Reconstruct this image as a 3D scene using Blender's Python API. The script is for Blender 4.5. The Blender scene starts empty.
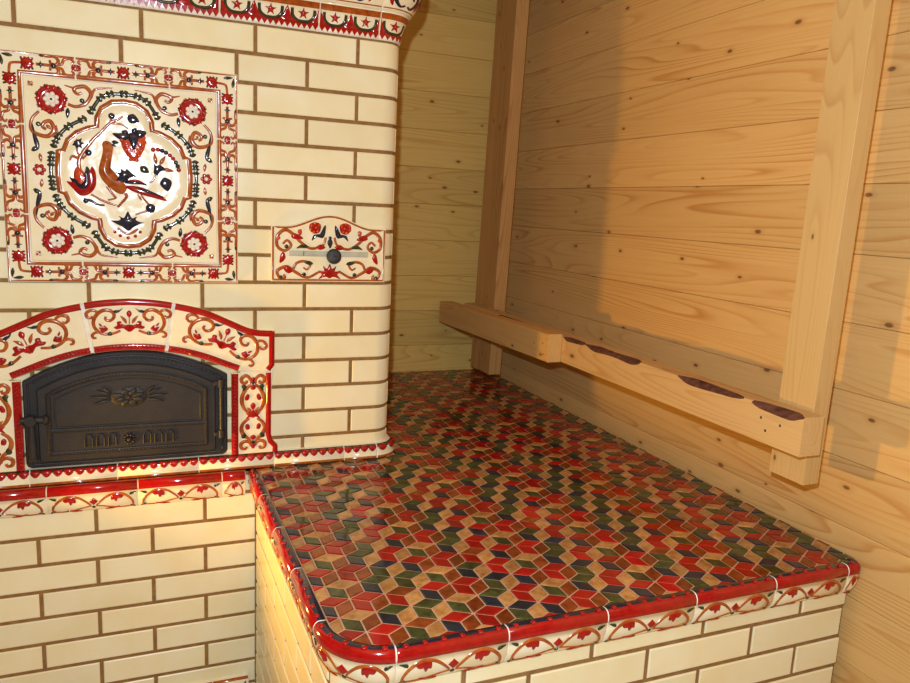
import bpy, math, random
from mathutils import Vector, Matrix
C = bpy.context.scene.collection
random.seed(7)
FL = 1.82                       # calibration height of the first mortar line above the floor
PI = math.pi

# ------------------------------------------------------------------ materials
def srgb(r, g, b):
    f = lambda c: (c/255/12.92) if c/255 <= .04045 else ((c/255+.055)/1.055)**2.4
    return (f(r), f(g), f(b), 1)

class NT:
    def __init__(s, name):
        s.m = bpy.data.materials.new(name); s.m.use_nodes = True
        s.t = s.m.node_tree; s.n = s.t.nodes; s.l = s.t.links
        s.b = s.n['Principled BSDF']
    def node(s, typ, **kw):
        n = s.n.new(typ)
        for k, v in kw.items():
            if k.startswith('i_'):
                n.inputs[k[2:].replace('_', ' ')].default_value = v
            else: setattr(n, k, v)
        return n
    def link(s, a, b): s.l.new(a, b)
    def math(s, op, a, b=None, c=None, clamp=False):
        n = s.n.new('ShaderNodeMath'); n.operation = op; n.use_clamp = clamp
        for i, v in enumerate((a, b, c)):
            if v is None: continue
            if isinstance(v, (int, float)): n.inputs[i].default_value = v
            else: s.link(v, n.inputs[i])
        return n.outputs[0]
    def mix(s, fac, a, b, blend='MIX'):
        n = s.n.new('ShaderNodeMix'); n.data_type = 'RGBA'; n.blend_type = blend
        for i, v in ((0, fac), (6, a), (7, b)):
            if isinstance(v, (int, float)): n.inputs[i].default_value = v
            elif isinstance(v, tuple): n.inputs[i].default_value = v
            else: s.link(v, n.inputs[i])
        return n.outputs[2]
    def ramp(s, fac, stops, interp='LINEAR'):
        n = s.n.new('ShaderNodeValToRGB'); n.color_ramp.interpolation = interp
        e = n.color_ramp.elements
        while len(e) < len(stops): e.new(.5)
        for q, (p, c) in zip(e, stops): q.position = p; q.color = c
        s.link(fac, n.inputs[0]); return n.outputs[0]

def glaze(name, col, col2=None, rough=.12, bump=0, bscale=40, island=0.0, nscale=30, coat=0.0, spec=.5):
    k = NT(name); col2 = col2 or tuple(c*.8 for c in col[:3])+(1,)
    tc = k.node('ShaderNodeTexCoord')
    nz = k.node('ShaderNodeTexNoise', i_Scale=nscale, i_Detail=3.0, i_Roughness=.55)
    k.link(tc.outputs['Object'], nz.inputs['Vector'])
    f = k.ramp(nz.outputs['Fac'], [(.35, (0, 0, 0, 1)), (.68, (1, 1, 1, 1))])
    c = k.mix(f, col, col2)
    if island:
        g = k.node('ShaderNodeNewGeometry')
        v = k.math('MULTIPLY_ADD', g.outputs['Random Per Island'], island*2, 1-island)
        hs = k.node('ShaderNodeHueSaturation'); k.link(v, hs.inputs['Value']); k.link(c, hs.inputs['Color']); c = hs.outputs[0]
    k.link(c, k.b.inputs['Base Color'])
    k.b.inputs['Roughness'].default_value = rough
    k.b.inputs['Specular IOR Level'].default_value = spec
    k.b.inputs['Coat Weight'].default_value = coat
    k.b.inputs['Coat Roughness'].default_value = .05
    if bump:
        n2 = k.node('ShaderNodeTexNoise', i_Scale=bscale, i_Detail=1.5)
        k.link(tc.outputs['Object'], n2.inputs['Vector'])
        bp = k.node('ShaderNodeBump', i_Strength=bump, i_Distance=.002)
        k.link(n2.outputs['Fac'], bp.inputs['Height']); k.link(bp.outputs[0], k.b.inputs['Normal'])
        if coat: k.link(bp.outputs[0], k.b.inputs['Coat Normal'])
    return k.m

def wood(name, axis, light, dark, grain=1.0, knots=True, rough=.5, kscale=1.0):
    """pine: stretched noise + cathedral rings + knots; each board (mesh island) gets its own offset"""
    k = NT(name)
    tc = k.node('ShaderNodeTexCoord'); g = k.node('ShaderNodeNewGeometry')
    rnd = g.outputs['Random Per Island']
    sx = k.node('ShaderNodeSeparateXYZ'); k.link(tc.outputs['Object'], sx.inputs[0])
    ax = {'X': 0, 'Y': 1, 'Z': 2}[axis]; oth = [i for i in range(3) if i != ax]
    along = k.math('ADD', sx.outputs[ax], k.math('MULTIPLY', rnd, 37.0))
    a1 = k.math('ADD', sx.outputs[oth[0]], k.math('MULTIPLY', rnd, 5.3))
    a2 = k.math('ADD', sx.outputs[oth[1]], k.math('MULTIPLY', rnd, 3.1))
    def comb(x, y, z, sc):
        n = k.node('ShaderNodeCombineXYZ')
        for i, (v, s) in enumerate(zip((x, y, z), sc)): k.link(k.math('MULTIPLY', v, s), n.inputs[i])
        return n.outputs[0]
    # fibres
    nf = k.node('ShaderNodeTexNoise', i_Scale=1.0, i_Detail=4.0, i_Roughness=.6); k.link(comb(along, a1, a2, (5, 160, 160)), nf.inputs['Vector'])
    # broad tone
    nb = k.node('ShaderNodeTexNoise', i_Scale=1.0, i_Detail=2.0); k.link(comb(along, a1, a2, (1.6, 9, 9)), nb.inputs['Vector'])
    # rings: contour lines of a stretched noise field
    nr = k.node('ShaderNodeTexNoise', i_Scale=1.0, i_Detail=1.2, i_Roughness=.4); k.link(comb(along, a1, a2, (.55, 8.5, 8.5)), nr.inputs['Vector'])
    fr = k.math('FRACT', k.math('MULTIPLY', nr.outputs['Fac'], 24.0))
    ring = k.ramp(fr, [(0, (0, 0, 0, 1)), (.62, (.25, .25, .25, 1)), (.9, (1, 1, 1, 1)), (1, (0, 0, 0, 1))])
    ring_on = k.ramp(nb.outputs['Fac'], [(.36, (.15, .15, .15, 1)), (.62, (1, 1, 1, 1))])
    c = k.mix(k.math('MULTIPLY', k.math('MULTIPLY', ring, ring_on), .78*grain), light, dark)
    c = k.mix(k.math('MULTIPLY', nf.outputs['Fac'], .38*grain), c, dark)
    hs = k.node('ShaderNodeHueSaturation'); k.link(k.math('MULTIPLY_ADD', rnd, .22, .89), hs.inputs['Value']); k.link(c, hs.inputs['Color']); c = hs.outputs[0]
    if knots:
        vo = k.node('ShaderNodeTexVoronoi', i_Scale=1.0, i_Randomness=1.0); across = k.math('ADD', a1, a2); vo.voronoi_dimensions = '2D'; k.link(comb(along, across, across, (4.2*kscale, 8.5*kscale, 0)), vo.inputs['Vector'])
        sep = k.node('ShaderNodeSeparateColor'); k.link(vo.outputs['Color'], sep.inputs[0])
        keep = k.math('GREATER_THAN', sep.outputs[0], .45)
        size = k.math('MULTIPLY_ADD', sep.outputs[1], .03, .028)
        dn = k.math('DIVIDE', vo.outputs['Distance'], size)
        core = k.math('MULTIPLY', k.ramp(dn, [(.55, (1, 1, 1, 1)), (1.0, (0, 0, 0, 1))]), keep)
        halo = k.math('MULTIPLY', k.ramp(dn, [(.8, (1, 1, 1, 1)), (1.0, (.35, .35, .35, 1))]), keep)
        halo = k.math('MULTIPLY', k.ramp(k.math('MULTIPLY', dn, .4), [(.3, (1, 1, 1, 1)), (.95, (0, 0, 0, 1))]), keep)
        c = k.mix(k.math('MULTIPLY', halo, .35), c, dark)
        c = k.mix(k.math('MULTIPLY', core, .8), c, srgb(92, 60, 34))
    k.link(c, k.b.inputs['Base Color'])
    k.b.inputs['Roughness'].default_value = rough
    k.b.inputs['Specular IOR Level'].default_value = .35
    bp = k.node('ShaderNodeBump', i_Strength=.12, i_Distance=.001)
    k.link(nf.outputs['Fac'], bp.inputs['Height']); k.link(bp.outputs[0], k.b.inputs['Normal'])
    return k.m

M = {}
M['brick']  = glaze('cream_glazed_brick', srgb(240, 231, 192), srgb(236, 222, 174), rough=.3, island=.04, nscale=9, bump=.05, bscale=14, spec=.3)
M['grout']  = glaze('brown_grout', srgb(152, 116, 72), srgb(134, 98, 58), rough=.9, nscale=60, bump=.4, bscale=200, spec=.1)
M['cream']  = glaze('cream_majolica', srgb(244, 234, 200), srgb(240, 226, 182), rough=.14, bump=.25, bscale=22, coat=.3)
M['relief'] = glaze('cream_relief_majolica', srgb(244, 234, 200), srgb(240, 226, 182), rough=.2, bump=.6, bscale=40, coat=.3)
M['white']  = glaze('white_joint', srgb(244, 236, 220), srgb(232, 220, 196), rough=.4, nscale=50)
M['red']    = glaze('red_glaze', srgb(172, 9, 14), srgb(146, 6, 10), rough=.12, nscale=60, bump=.15, coat=.3)
M['brown']  = glaze('ochre_brown_glaze', srgb(182, 94, 32), srgb(146, 64, 20), rough=.15, nscale=70, bump=.15, coat=.3)
M['orange'] = glaze('orange_red_glaze', srgb(206, 78, 34), srgb(178, 46, 22), rough=.15, nscale=90, bump=.4, bscale=160, coat=.3)
M['navy']   = glaze('dark_navy_glaze', srgb(30, 34, 58), srgb(22, 26, 40), rough=.12, nscale=60, bump=.15, coat=.3)
M['green']  = glaze('dark_olive_glaze', srgb(52, 56, 32), srgb(38, 40, 26), rough=.12, nscale=60, bump=.15, coat=.3)
M['mgrout'] = glaze('mosaic_grout', srgb(206, 164, 126), srgb(188, 144, 108), rough=.6, nscale=40, spec=.2)
mosa = dict(island=.22, coat=.08, rough=.1, bump=.08, bscale=18)
M['t_red']  = glaze('mosaic_red', srgb(172, 20, 18), srgb(140, 12, 12), nscale=22, **mosa)
M['t_brown']= glaze('mosaic_brown', srgb(142, 66, 26), srgb(108, 44, 16), nscale=50, **mosa)
M['t_tan']  = glaze('mosaic_tan', srgb(196, 146, 86), srgb(160, 104, 52), nscale=55, **mosa)
M['t_green']= glaze('mosaic_green', srgb(72, 78, 40), srgb(46, 50, 26), nscale=50, **mosa)
M['t_navy'] = glaze('mosaic_navy', srgb(34, 44, 58), srgb(24, 30, 38), nscale=50, **mosa)
M['iron']   = glaze('black_cast_iron', srgb(43, 38, 34), srgb(33, 30, 29), rough=.52, nscale=14, bump=.3, bscale=260, spec=.4)
M['iron2']  = glaze('blue_black_cast_iron', srgb(42, 43, 46), srgb(32, 34, 37), rough=.38, nscale=14, bump=.3, bscale=260, spec=.4)
M['steel']  = glaze('grey_enamel_slot', srgb(196, 194, 172), srgb(180, 178, 156), rough=.3)
M['slot']   = glaze('dark_slot', srgb(22, 20, 20), rough=.6)
M['knob']   = glaze('dark_rough_knob', srgb(50, 52, 56), srgb(34, 36, 40), rough=.45, nscale=300, bump=.6, bscale=500)
WL, WD = srgb(224, 184, 116), srgb(186, 124, 58)
M['wood_wall_y'] = wood('pine_boards_along_y', 'Y', WL, WD)
M['wood_wall_x'] = wood('pine_boards_along_x', 'X', srgb(231, 198, 112), srgb(198, 150, 70))
M['wood_floor']  = wood('pine_floor', 'Y', srgb(206, 184, 150), srgb(160, 132, 98))
M['wood_post']   = wood('planed_pine_post', 'Z', srgb(206, 172, 112), srgb(176, 130, 72), grain=.8, kscale=1.5)
M['wood_old']    = wood('brown_pine_post', 'Z', srgb(204, 156, 92), srgb(150, 94, 44), grain=.9, kscale=1.3)
M['wood_rail']   = wood('sawn_pine_rail', 'Y', srgb(210, 174, 116), srgb(176, 126, 68), grain=.9, kscale=.8, rough=.6)
M['wood_beam']   = wood('brown_pine_beam', 'Y', srgb(222, 178, 108), srgb(176, 122, 60), grain=.8, rough=.6)
M['bark']   = glaze('dark_bark', srgb(116, 76, 60), srgb(74, 44, 34), rough=.85, nscale=45, bump=.8, bscale=90, spec=.15)
M['nail']   = glaze('dark_nail', srgb(72, 60, 52), rough=.5)

# ------------------------------------------------------------------ mesh builder
class MB:
    def __init__(s): s.v = []; s.f = []; s.mi = []; s.sm = []; s.mats = []
    def m(s, key):
        if key not in s.mats: s.mats.append(key)
        return s.mats.index(key)
    def add(s, verts, faces, mat, smooth=False):
        o = len(s.v); s.v += [tuple(p) for p in verts]; i = s.m(mat)
        for f in faces: s.f.append([a+o for a in f]); s.mi.append(i); s.sm.append(smooth)
    def box(s, x0, x1, y0, y1, z0, z1, mat, bev=0.0):
        b = bev
        if not b:
            v = [(x, y, z) for x in (x0, x1) for y in (y0, y1) for z in (z0, z1)]
            s.add(v, [(0, 1, 3, 2), (4, 6, 7, 5), (0, 4, 5, 1), (2, 3, 7, 6), (0, 2, 6, 4), (1, 5, 7, 3)], mat); return
        v = []
        for ix in (0, 1):
            for iy in (0, 1):
                for iz in (0, 1):
                    X, Y, Z = (x0, x1)[ix], (y0, y1)[iy], (z0, z1)[iz]
                    dx, dy, dz = (b, -b)[ix], (b, -b)[iy], (b, -b)[iz]
                    v += [(X, Y+dy, Z+dz), (X+dx, Y, Z+dz), (X+dx, Y+dy, Z)]
        I = lambda x, y, z, k: (x*4+y*2+z)*3+k
        f = [[I(0,0,0,0), I(0,0,1,0), I(0,1,1,0), I(0,1,0,0)], [I(1,0,0,0), I(1,1,0,0), I(1,1,1,0), I(1,0,1,0)],
             [I(0,0,0,1), I(1,0,0,1), I(1,0,1,1), I(0,0,1,1)], [I(0,1,0,1), I(0,1,1,1), I(1,1,1,1), I(1,1,0,1)],
             [I(0,0,0,2), I(0,1,0,2), I(1,1,0,2), I(1,0,0,2)], [I(0,0,1,2), I(1,0,1,2), I(1,1,1,2), I(0,1,1,2)]]
        for a in (0, 1):
            for c in (0, 1):
                f.append([I(0,a,c,1), I(1,a,c,1), I(1,a,c,2), I(0,a,c,2)])
                f.append([I(a,0,c,0), I(a,1,c,0), I(a,1,c,2), I(a,0,c,2)])
                f.append([I(a,c,0,0), I(a,c,1,0), I(a,c,1,1), I(a,c,0,1)])
        for x in (0, 1):
            for y in (0, 1):
                for z in (0, 1): f.append([I(x,y,z,0), I(x,y,z,1), I(x,y,z,2)])
        s.add(v, f, mat)
    def tube(s, p0, p1, r, mat, n=14, r1=None, cap=True, smooth=True):
        p0, p1 = Vector(p0), Vector(p1); r1 = r if r1 is None else r1
        d = (p1-p0).normalized(); a = d.orthogonal().normalized(); b = d.cross(a)
        v = []
        for p, q in ((p0, r), (p1, r1)):
            for i in range(n):
                t = 2*PI*i/n; v.append(p+a*q*math.cos(t)+b*q*math.sin(t))
        s.add(v, [(i, (i+1) % n, n+(i+1) % n, n+i) for i in range(n)], mat, smooth)
        if cap:
            s.add(v[:n], [list(range(n-1, -1, -1))], mat); s.add(v[n:], [list(range(n))], mat)
    def lathe(s, origin, axis, prof, mat, n=24):
        """prof: (radius, distance along axis)"""
        d = Vector(axis).normalized(); a = d.orthogonal().normalized(); b = d.cross(a); o = Vector(origin); v = []
        for r, h in prof:
            for i in range(n):
                t = 2*PI*i/n; v.append(o+d*h+a*r*math.cos(t)+b*r*math.sin(t))
        f = []
        for j in range(len(prof)-1):
            for i in range(n): f.append((j*n+i, j*n+(i+1) % n, (j+1)*n+(i+1) % n, (j+1)*n+i))
        f.append(list(range((len(prof)-1)*n, len(prof)*n)))
        s.add(v, f, mat, True)
    def build(s, name, parent=None, loc=None, fix=True):
        base = Vector(parent['_w']) if parent is not None else Vector((0, 0, 0))
        own = Vector(loc) if loc else base
        me = bpy.data.meshes.new(name)
        me.from_pydata([(x-own.x, y-own.y, z+FL-own.z) for x, y, z in s.v], [], s.f)
        for k in s.mats: me.materials.append(M[k])
        me.polygons.foreach_set('material_index', s.mi); me.polygons.foreach_set('use_smooth', s.sm)
        me.update()
        if fix:
            import bmesh
            bm = bmesh.new(); bm.from_mesh(me); bmesh.ops.recalc_face_normals(bm, faces=bm.faces); bm.to_mesh(me); bm.free()
        o = bpy.data.objects.new(name, me); C.objects.link(o)
        o['_w'] = list(own)
        if parent is not None: o.parent = parent; o.location = own-base
        else: o.location = own
        ALL.append(o)
        return o
ALL = []
def thing(name, label, cat, loc, group=None):
    o = bpy.data.objects.new(name, None); C.objects.link(o); o.location = loc; o.empty_display_size = .1
    o['label'] = label; o['category'] = cat; o['_w'] = list(loc)
    if group: o['group'] = group
    ALL.append(o); return o
def struct(o): o['kind'] = 'structure'; return o

# ------------------------------------------------------------------ ornament canvas
def spline(pts, k=6, closed=False):
    n = len(pts); out = []
    if n < 3 and not closed: return list(pts)
    rng = range(n) if closed else range(n-1)
    for i in rng:
        if closed: p = [pts[(i+j) % n] for j in (-1, 0, 1, 2)]
        else: p = [pts[max(0, min(n-1, i+j))] for j in (-1, 0, 1, 2)]
        for q in range(k):
            t = q/k
            out.append(tuple(.5*(2*p[1][a]+(p[2][a]-p[0][a])*t+(2*p[0][a]-5*p[1][a]+4*p[2][a]-p[3][a])*t*t+(3*p[1][a]-p[0][a]-3*p[2][a]+p[3][a])*t**3) for a in (0, 1)))
    if not closed: out.append(tuple(pts[-1]))
    return out
WF = 1.3
class Canvas:
    """draws raised glaze ornament into a mesh builder through fn(u, v, h) -> xyz, with a stack of 2-D transforms"""
    def __init__(s, mb, fn): s.mb = mb; s.fn = fn; s.T = [(1, 0, 0, 1, 0, 0)]
    def push(s, x=0, y=0, sx=1, sy=None, rot=0):
        sy = sx if sy is None else sy
        c, n = math.cos(rot), math.sin(rot)
        a, b, d, e = c*sx, -n*sy, n*sx, c*sy
        A, B, D, E, X, Y = s.T[-1]
        s.T.append((A*a+B*d, A*b+B*e, D*a+E*d, D*b+E*e, A*x+B*y+X, D*x+E*y+Y))
    def pop(s): s.T.pop()
    def p(s, q):
        A, B, D, E, X, Y = s.T[-1]; return (A*q[0]+B*q[1]+X, D*q[0]+E*q[1]+Y)
    def k(s):
        A, B, D, E, X, Y = s.T[-1]; return math.sqrt(abs(A*E-B*D))
    def stroke(s, pts, w, mat, h=.0016, taper=(1, 1), smooth=True, k=6, closed=False):
        P = [s.p(q) for q in (spline(pts, k, closed) if smooth else pts)]; n = len(P); w = w*s.k()*WF
        if closed: P.append(P[0]); n += 1
        V = []; pr = ((-.5, -.0004), (-.3, .75), (0, 1), (.3, .75), (.5, -.0004))
        for i, q in enumerate(P):
            a, b = P[max(0, i-1)], P[min(n-1, i+1)]
            if closed and i in (0, n-1): a, b = P[-2], P[1]
            dx, dy = b[0]-a[0], b[1]-a[1]; L = math.hypot(dx, dy) or 1; nx, ny = -dy/L, dx/L
            t = i/max(1, n-1); ww = w*(taper[0]+(taper[1]-taper[0])*t) if len(taper) == 2 else w*(taper[0]+(taper[1]-taper[0])*min(1, t*2)+(taper[2]-taper[1])*max(0, t*2-1))
            for o, hh in pr: V.append(s.fn(q[0]+nx*ww*o, q[1]+ny*ww*o, hh*h if hh > 0 else hh))
        s.mb.add(V, [(i*5+j, i*5+j+1, i*5+j+6, i*5+j+5) for i in range(n-1) for j in range(4)], mat, True)
    def blob(s, pts, mat, h=.0018, smooth=True, k=4):
        P = [s.p(q) for q in (spline(pts, k, True) if smooth else pts)]; n = len(P)
        cx = sum(q[0] for q in P)/n; cy = sum(q[1] for q in P)/n; V = []
        for sc, hh in ((1, -.0004), (.88, .6*h), (.55, .95*h)):
            for q in P: V.append(s.fn(cx+(q[0]-cx)*sc, cy+(q[1]-cy)*sc, hh))
        V.append(s.fn(cx, cy, h))
        f = [(j*n+i, j*n+(i+1) % n, (j+1)*n+(i+1) % n, (j+1)*n+i) for j in range(2) for i in range(n)]
        f += [(2*n+i, 2*n+(i+1) % n, 3*n) for i in range(n)]
        s.mb.add(V, f, mat, True)
    def disc(s, x, y, r, mat, h=.002, n=12, ry=None):
        ry = ry or r
        s.blob([(x+r*math.cos(2*PI*i/n), y+ry*math.sin(2*PI*i/n)) for i in range(n)], mat, h, False)
    def star(s, x, y, r, r2, n, mat, h=.002, a0=0):
        s.blob([(x+(r if i % 2 == 0 else r2)*math.cos(a0+PI*i/n), y+(r if i % 2 == 0 else r2)*math.sin(a0+PI*i/n)) for i in range(2*n)], mat, h, True, 3)
    def leaf(s, x0, y0, x1, y1, w, mat, h=.0018, bend=0):
        dx, dy = x1-x0, y1-y0; nx, ny = -dy, dx; L = math.hypot(dx, dy); nx /= L; ny /= L
        q = lambda t, o: (x0+dx*t+nx*(o+bend*4*t*(1-t)), y0+dy*t+ny*(o+bend*4*t*(1-t)))
        s.blob([q(0, 0), q(.3, w*.5), q(.65, w*.42), q(1, 0), q(.65, -w*.42), q(.3, -w*.5)], mat, h)
    def both(s, fn):
        fn(); s.push(0, 0, -1, 1); fn(); s.pop()

def plate(mb, outline, y0, y1, mat, bev=.002, side=None):
    """outline in (x,z); solid from y0 (back) to y1 (front, smaller y) with a bevelled front edge"""
    n = len(outline); ar = sum(outline[i][0]*outline[(i+1) % n][1]-outline[(i+1) % n][0]*outline[i][1] for i in range(n))
    sg = 1 if ar > 0 else -1; ins = []
    for i in range(n):
        a, b, c = outline[i-1], outline[i], outline[(i+1) % n]
        d1 = (b[0]-a[0], b[1]-a[1]); d2 = (c[0]-b[0], c[1]-b[1]); l1 = math.hypot(*d1) or 1; l2 = math.hypot(*d2) or 1
        n1 = (-d1[1]/l1*sg, d1[0]/l1*sg); n2 = (-d2[1]/l2*sg, d2[0]/l2*sg)
        m = (n1[0]+n2[0], n1[1]+n2[1]); q = max(.3, (m[0]*n1[0]+m[1]*n1[1]))
        ins.append((b[0]+m[0]*bev/q, b[1]+m[1]*bev/q))
    V = [(x, y0, z) for x, z in outline]+[(x, y1+bev, z) for x, z in outline]+[(x, y1, z) for x, z in ins]
    F = [(j*n+i, j*n+(i+1) % n, (j+1)*n+(i+1) % n, (j+1)*n+i) for j in range(2) for i in range(n)]
    mb.add(V, F+[list(range(2*n, 3*n)), list(range(n-1, -1, -1))], mat)

# ------------------------------------------------------------------ paths round the masonry
class Path:
    def __init__(s, segs, s0):
        """segs: ('L', p, q) / ('A', centre, r, a0, a1); s0 = arc length at the first point"""
        s.P = []; s.N = []
        for g in segs:
            if g[0] == 'L':
                p, q = g[1], g[2]; L = math.hypot(q[0]-p[0], q[1]-p[1]); n = ((q[1]-p[1])/L, -(q[0]-p[0])/L)
                s.P += [p, q]; s.N += [n, n]
            else:
                _, c, r, a0, a1 = g
                for i in range(1, 16):
                    a = a0+(a1-a0)*i/16; s.P.append((c[0]+r*math.cos(a), c[1]+r*math.sin(a))); s.N.append((math.cos(a), math.sin(a)))
        s.S = [s0]
        for i in range(1, len(s.P)): s.S.append(s.S[-1]+math.hypot(s.P[i][0]-s.P[i-1][0], s.P[i][1]-s.P[i-1][1]))
    def at(s, u, off=0.0):
        S = s.S; lo, hi = 0, len(S)-1
        u = max(S[0], min(S[-1], u))
        while hi-lo > 1:
            m = (lo+hi)//2
            if S[m] <= u: lo = m
            else: hi = m
        L = S[hi]-S[lo] or 1; t = (u-S[lo])/L
        x = s.P[lo][0]+(s.P[hi][0]-s.P[lo][0])*t; y = s.P[lo][1]+(s.P[hi][1]-s.P[lo][1])*t
        nx = s.N[lo][0]+(s.N[hi][0]-s.N[lo][0])*t; ny = s.N[lo][1]+(s.N[hi][1]-s.N[lo][1])*t; l = math.hypot(nx, ny) or 1
        return (x+nx/l*off, y+ny/l*off)
    def cuts(s, a, b): return [a]+[u for u in s.S if a+1e-4 < u < b-1e-4]+[b]

XR, XL, DB = .384, -.993, 1.05
R = .052
path_up = Path([('L', (XL, DB), (XL, R)), ('A', (XL+R, R), R, PI, 1.5*PI), ('L', (XL+R, 0), (XR-R, 0)), ('A', (XR-R, R), R, -PI/2, 0), ('L', (XR, R), (XR, DB))], 0)
def shift(path, x_at):   # make s equal to x on the front straight
    for i, q in enumerate(path.P):
        if abs(path.N[i][1]+1) < 1e-6: k = q[0]-path.S[i]; break
    path.S = [a+k for a in path.S]
shift(path_up, 0)
YB = -.028; XBL = -1.02
path_lo = Path([('L', (XBL, DB), (XBL, YB+.02)), ('A', (XBL+.02, YB+.02), .02, PI, 1.5*PI), ('L', (XBL+.02, YB), (0, YB))], 0); shift(path_lo, 0)
YF = -.9265; RB = .10; XE = 1.1425
XB = .012
path_be = Path([('L', (-.002, YB), (XB, YF+RB)), ('A', (XB+RB, YF+RB), RB, PI, 1.5*PI), ('L', (XB+RB, YF), (XE-.002, YF)), ('A', (XE-.002, YF+.002), .002, -PI/2, 0), ('L', (XE, YF+.002), (XE, YF+.2))], 0); shift(path_be, 0)
SB0 = path_be.S[0]

BL, CH, GW = .26, .0709, .0095
def brick(mb, path, s0, s1, z0, z1, off0=-.004, off1=0.0, mat='brick'):
    """one glazed brick following the path: pillowed face, bevelled edges"""
    b = .0022; U = path.cuts(s0, s1)
    U = [s0, s0+b]+[u for u in U if s0+b+1e-4 < u < s1-b-1e-4]+[s1-b, s1]
    V = []; n = len(U)
    for i, u in enumerate(U):
        e = off1 if 0 < i < n-1 else off1-b*.7
        for z, o in ((z0, off0), (z0, off1-b*.7), (z0+b, e), (z1-b, e), (z1, off1-b*.7), (z1, off0)):
            x, y = path.at(u, o); V.append((x, y, z))
    F = [(i*6+j, (i+1)*6+j, (i+1)*6+j+1, i*6+j+1) for i in range(n-1) for j in range(5)]
    F += [[j for j in range(6)], [(n-1)*6+j for j in range(5, -1, -1)]]
    mb.add(V, F, mat)
def sheet(mb, path, s0, s1, prof, mats, jw=.0012, jm='white'):
    """profile tile: prof = [(offset, z)...] swept from s0 to s1, with a light joint at both ends"""
    U = [s0, s0+jw]+[u for u in path.cuts(s0, s1) if s0+jw+1e-4 < u < s1-jw-1e-4]+[s1-jw, s1]
    n = len(prof); V = []
    for i, u in enumerate(U):
        sink = .0012 if i in (0, len(U)-1) else 0
        for o, z in prof:
            x, y = path.at(u, o-sink); V.append((x, y, z-sink*.5))
    for j in range(n-1):
        mb.add([], [], mats[j])
    o = len(mb.v); mb.v += V
    for i in range(len(U)-1):
        jt = i in (0, len(U)-2)
        for j in range(n-1):
            mb.f.append([o+i*n+j, o+(i+1)*n+j, o+(i+1)*n+j+1, o+i*n+j+1]); mb.mi.append(mb.m(jm if jt else mats[j])); mb.sm.append(True)
    for i in (0, len(U)-1):
        mb.f.append([o+i*n+j for j in range(n)]); mb.mi.append(mb.m(jm)); mb.sm.append(False)
def prof_fn(path, prof, up=1):
    """canvas mapping: u = path length, v = length down the profile"""
    L = [0]
    for a, b in zip(prof, prof[1:]): L.append(L[-1]+math.hypot(b[0]-a[0], b[1]-a[1]))
    def fn(u, v, h):
        v = max(0, min(L[-1], v)); j = 0
        while j < len(L)-2 and v > L[j+1]: j += 1
        t = (v-L[j])/(L[j+1]-L[j]); a, b = prof[j], prof[j+1]
        d = (b[0]-a[0], b[1]-a[1]); l = math.hypot(*d); nd, nz = -d[1]/l*up, d[0]/l*up
        x, y = path.at(u, a[0]+d[0]*t+nd*h); return (x, y, a[1]+d[1]*t+nz*h)
    return fn, L

# ================================================================== the setting
WX, WY = 1.165, 1.06
Z0, Z1 = -FL, .72
XA, YA = -3.6, -4.6
def boards(mb, mat, fixed, axis, a0, a1, lines, out, th=.018):
    """tongue-and-groove boards; lines = heights of the joints"""
    for z0, z1 in zip(lines, lines[1:]):
        g = .0004
        if axis == 'Y':
            x0, x1 = sorted((fixed, fixed+out*th)); mb.box(x0, x1, a0, a1, z0+g, z1-g, mat, bev=.0015)
        else:
            y0, y1 = sorted((fixed, fixed+out*th)); mb.box(a0, a1, y0, y1, z0+g, z1-g, mat, bev=.0015)
rl = [Z0]+[.04-.15*k for k in range(12, -6, -1) if .04-.15*k > Z0+.02 and .04-.15*k < Z1-.02]+[Z1]
bl = [Z0]+[.123-.1535*k for k in range(13, -6, -1) if .123-.1535*k > Z0+.02 and .123-.1535*k < Z1-.02]+[Z1]
mb = MB(); boards(mb, 'wood_wall_y', WX, 'Y', YA, WY+.018, rl, 1); mb.box(WX+.016, WX+.05, YA, WY+.05, Z0, Z1, 'wood_wall_y'); struct(mb.build('wall_right'))
mb = MB(); boards(mb, 'wood_wall_x', WY, 'X', XA, WX, bl, 1); mb.box(XA, WX+.05, WY+.016, WY+.05, Z0, Z1, 'wood_wall_x'); struct(mb.build('wall_back'))
mb = MB(); boards(mb, 'wood_wall_y', XA, 'Y', YA, WY, rl, -1); mb.box(XA-.05, XA-.016, YA, WY, Z0, Z1, 'wood_wall_y'); struct(mb.build('wall_left'))
mb = MB(); boards(mb, 'wood_wall_x', YA, 'X', XA, WX, bl, -1); mb.box(XA, WX, YA-.05, YA-.016, Z0, Z1, 'wood_wall_x'); struct(mb.build('wall_front'))
mb = MB()
x = XA
while x < WX: mb.box(x, min(x+.119, WX+.05), YA, WY+.02, Z0-.03, Z0, 'wood_floor', bev=.001); x += .12
struct(mb.build('floor'))
mb = MB()
x = XA
while x < WX: mb.box(x, min(x+.119, WX+.05), YA, WY+.02, Z1, Z1+.03, 'wood_wall_y', bev=.001); x += .12
struct(mb.build('ceiling'))

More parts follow.
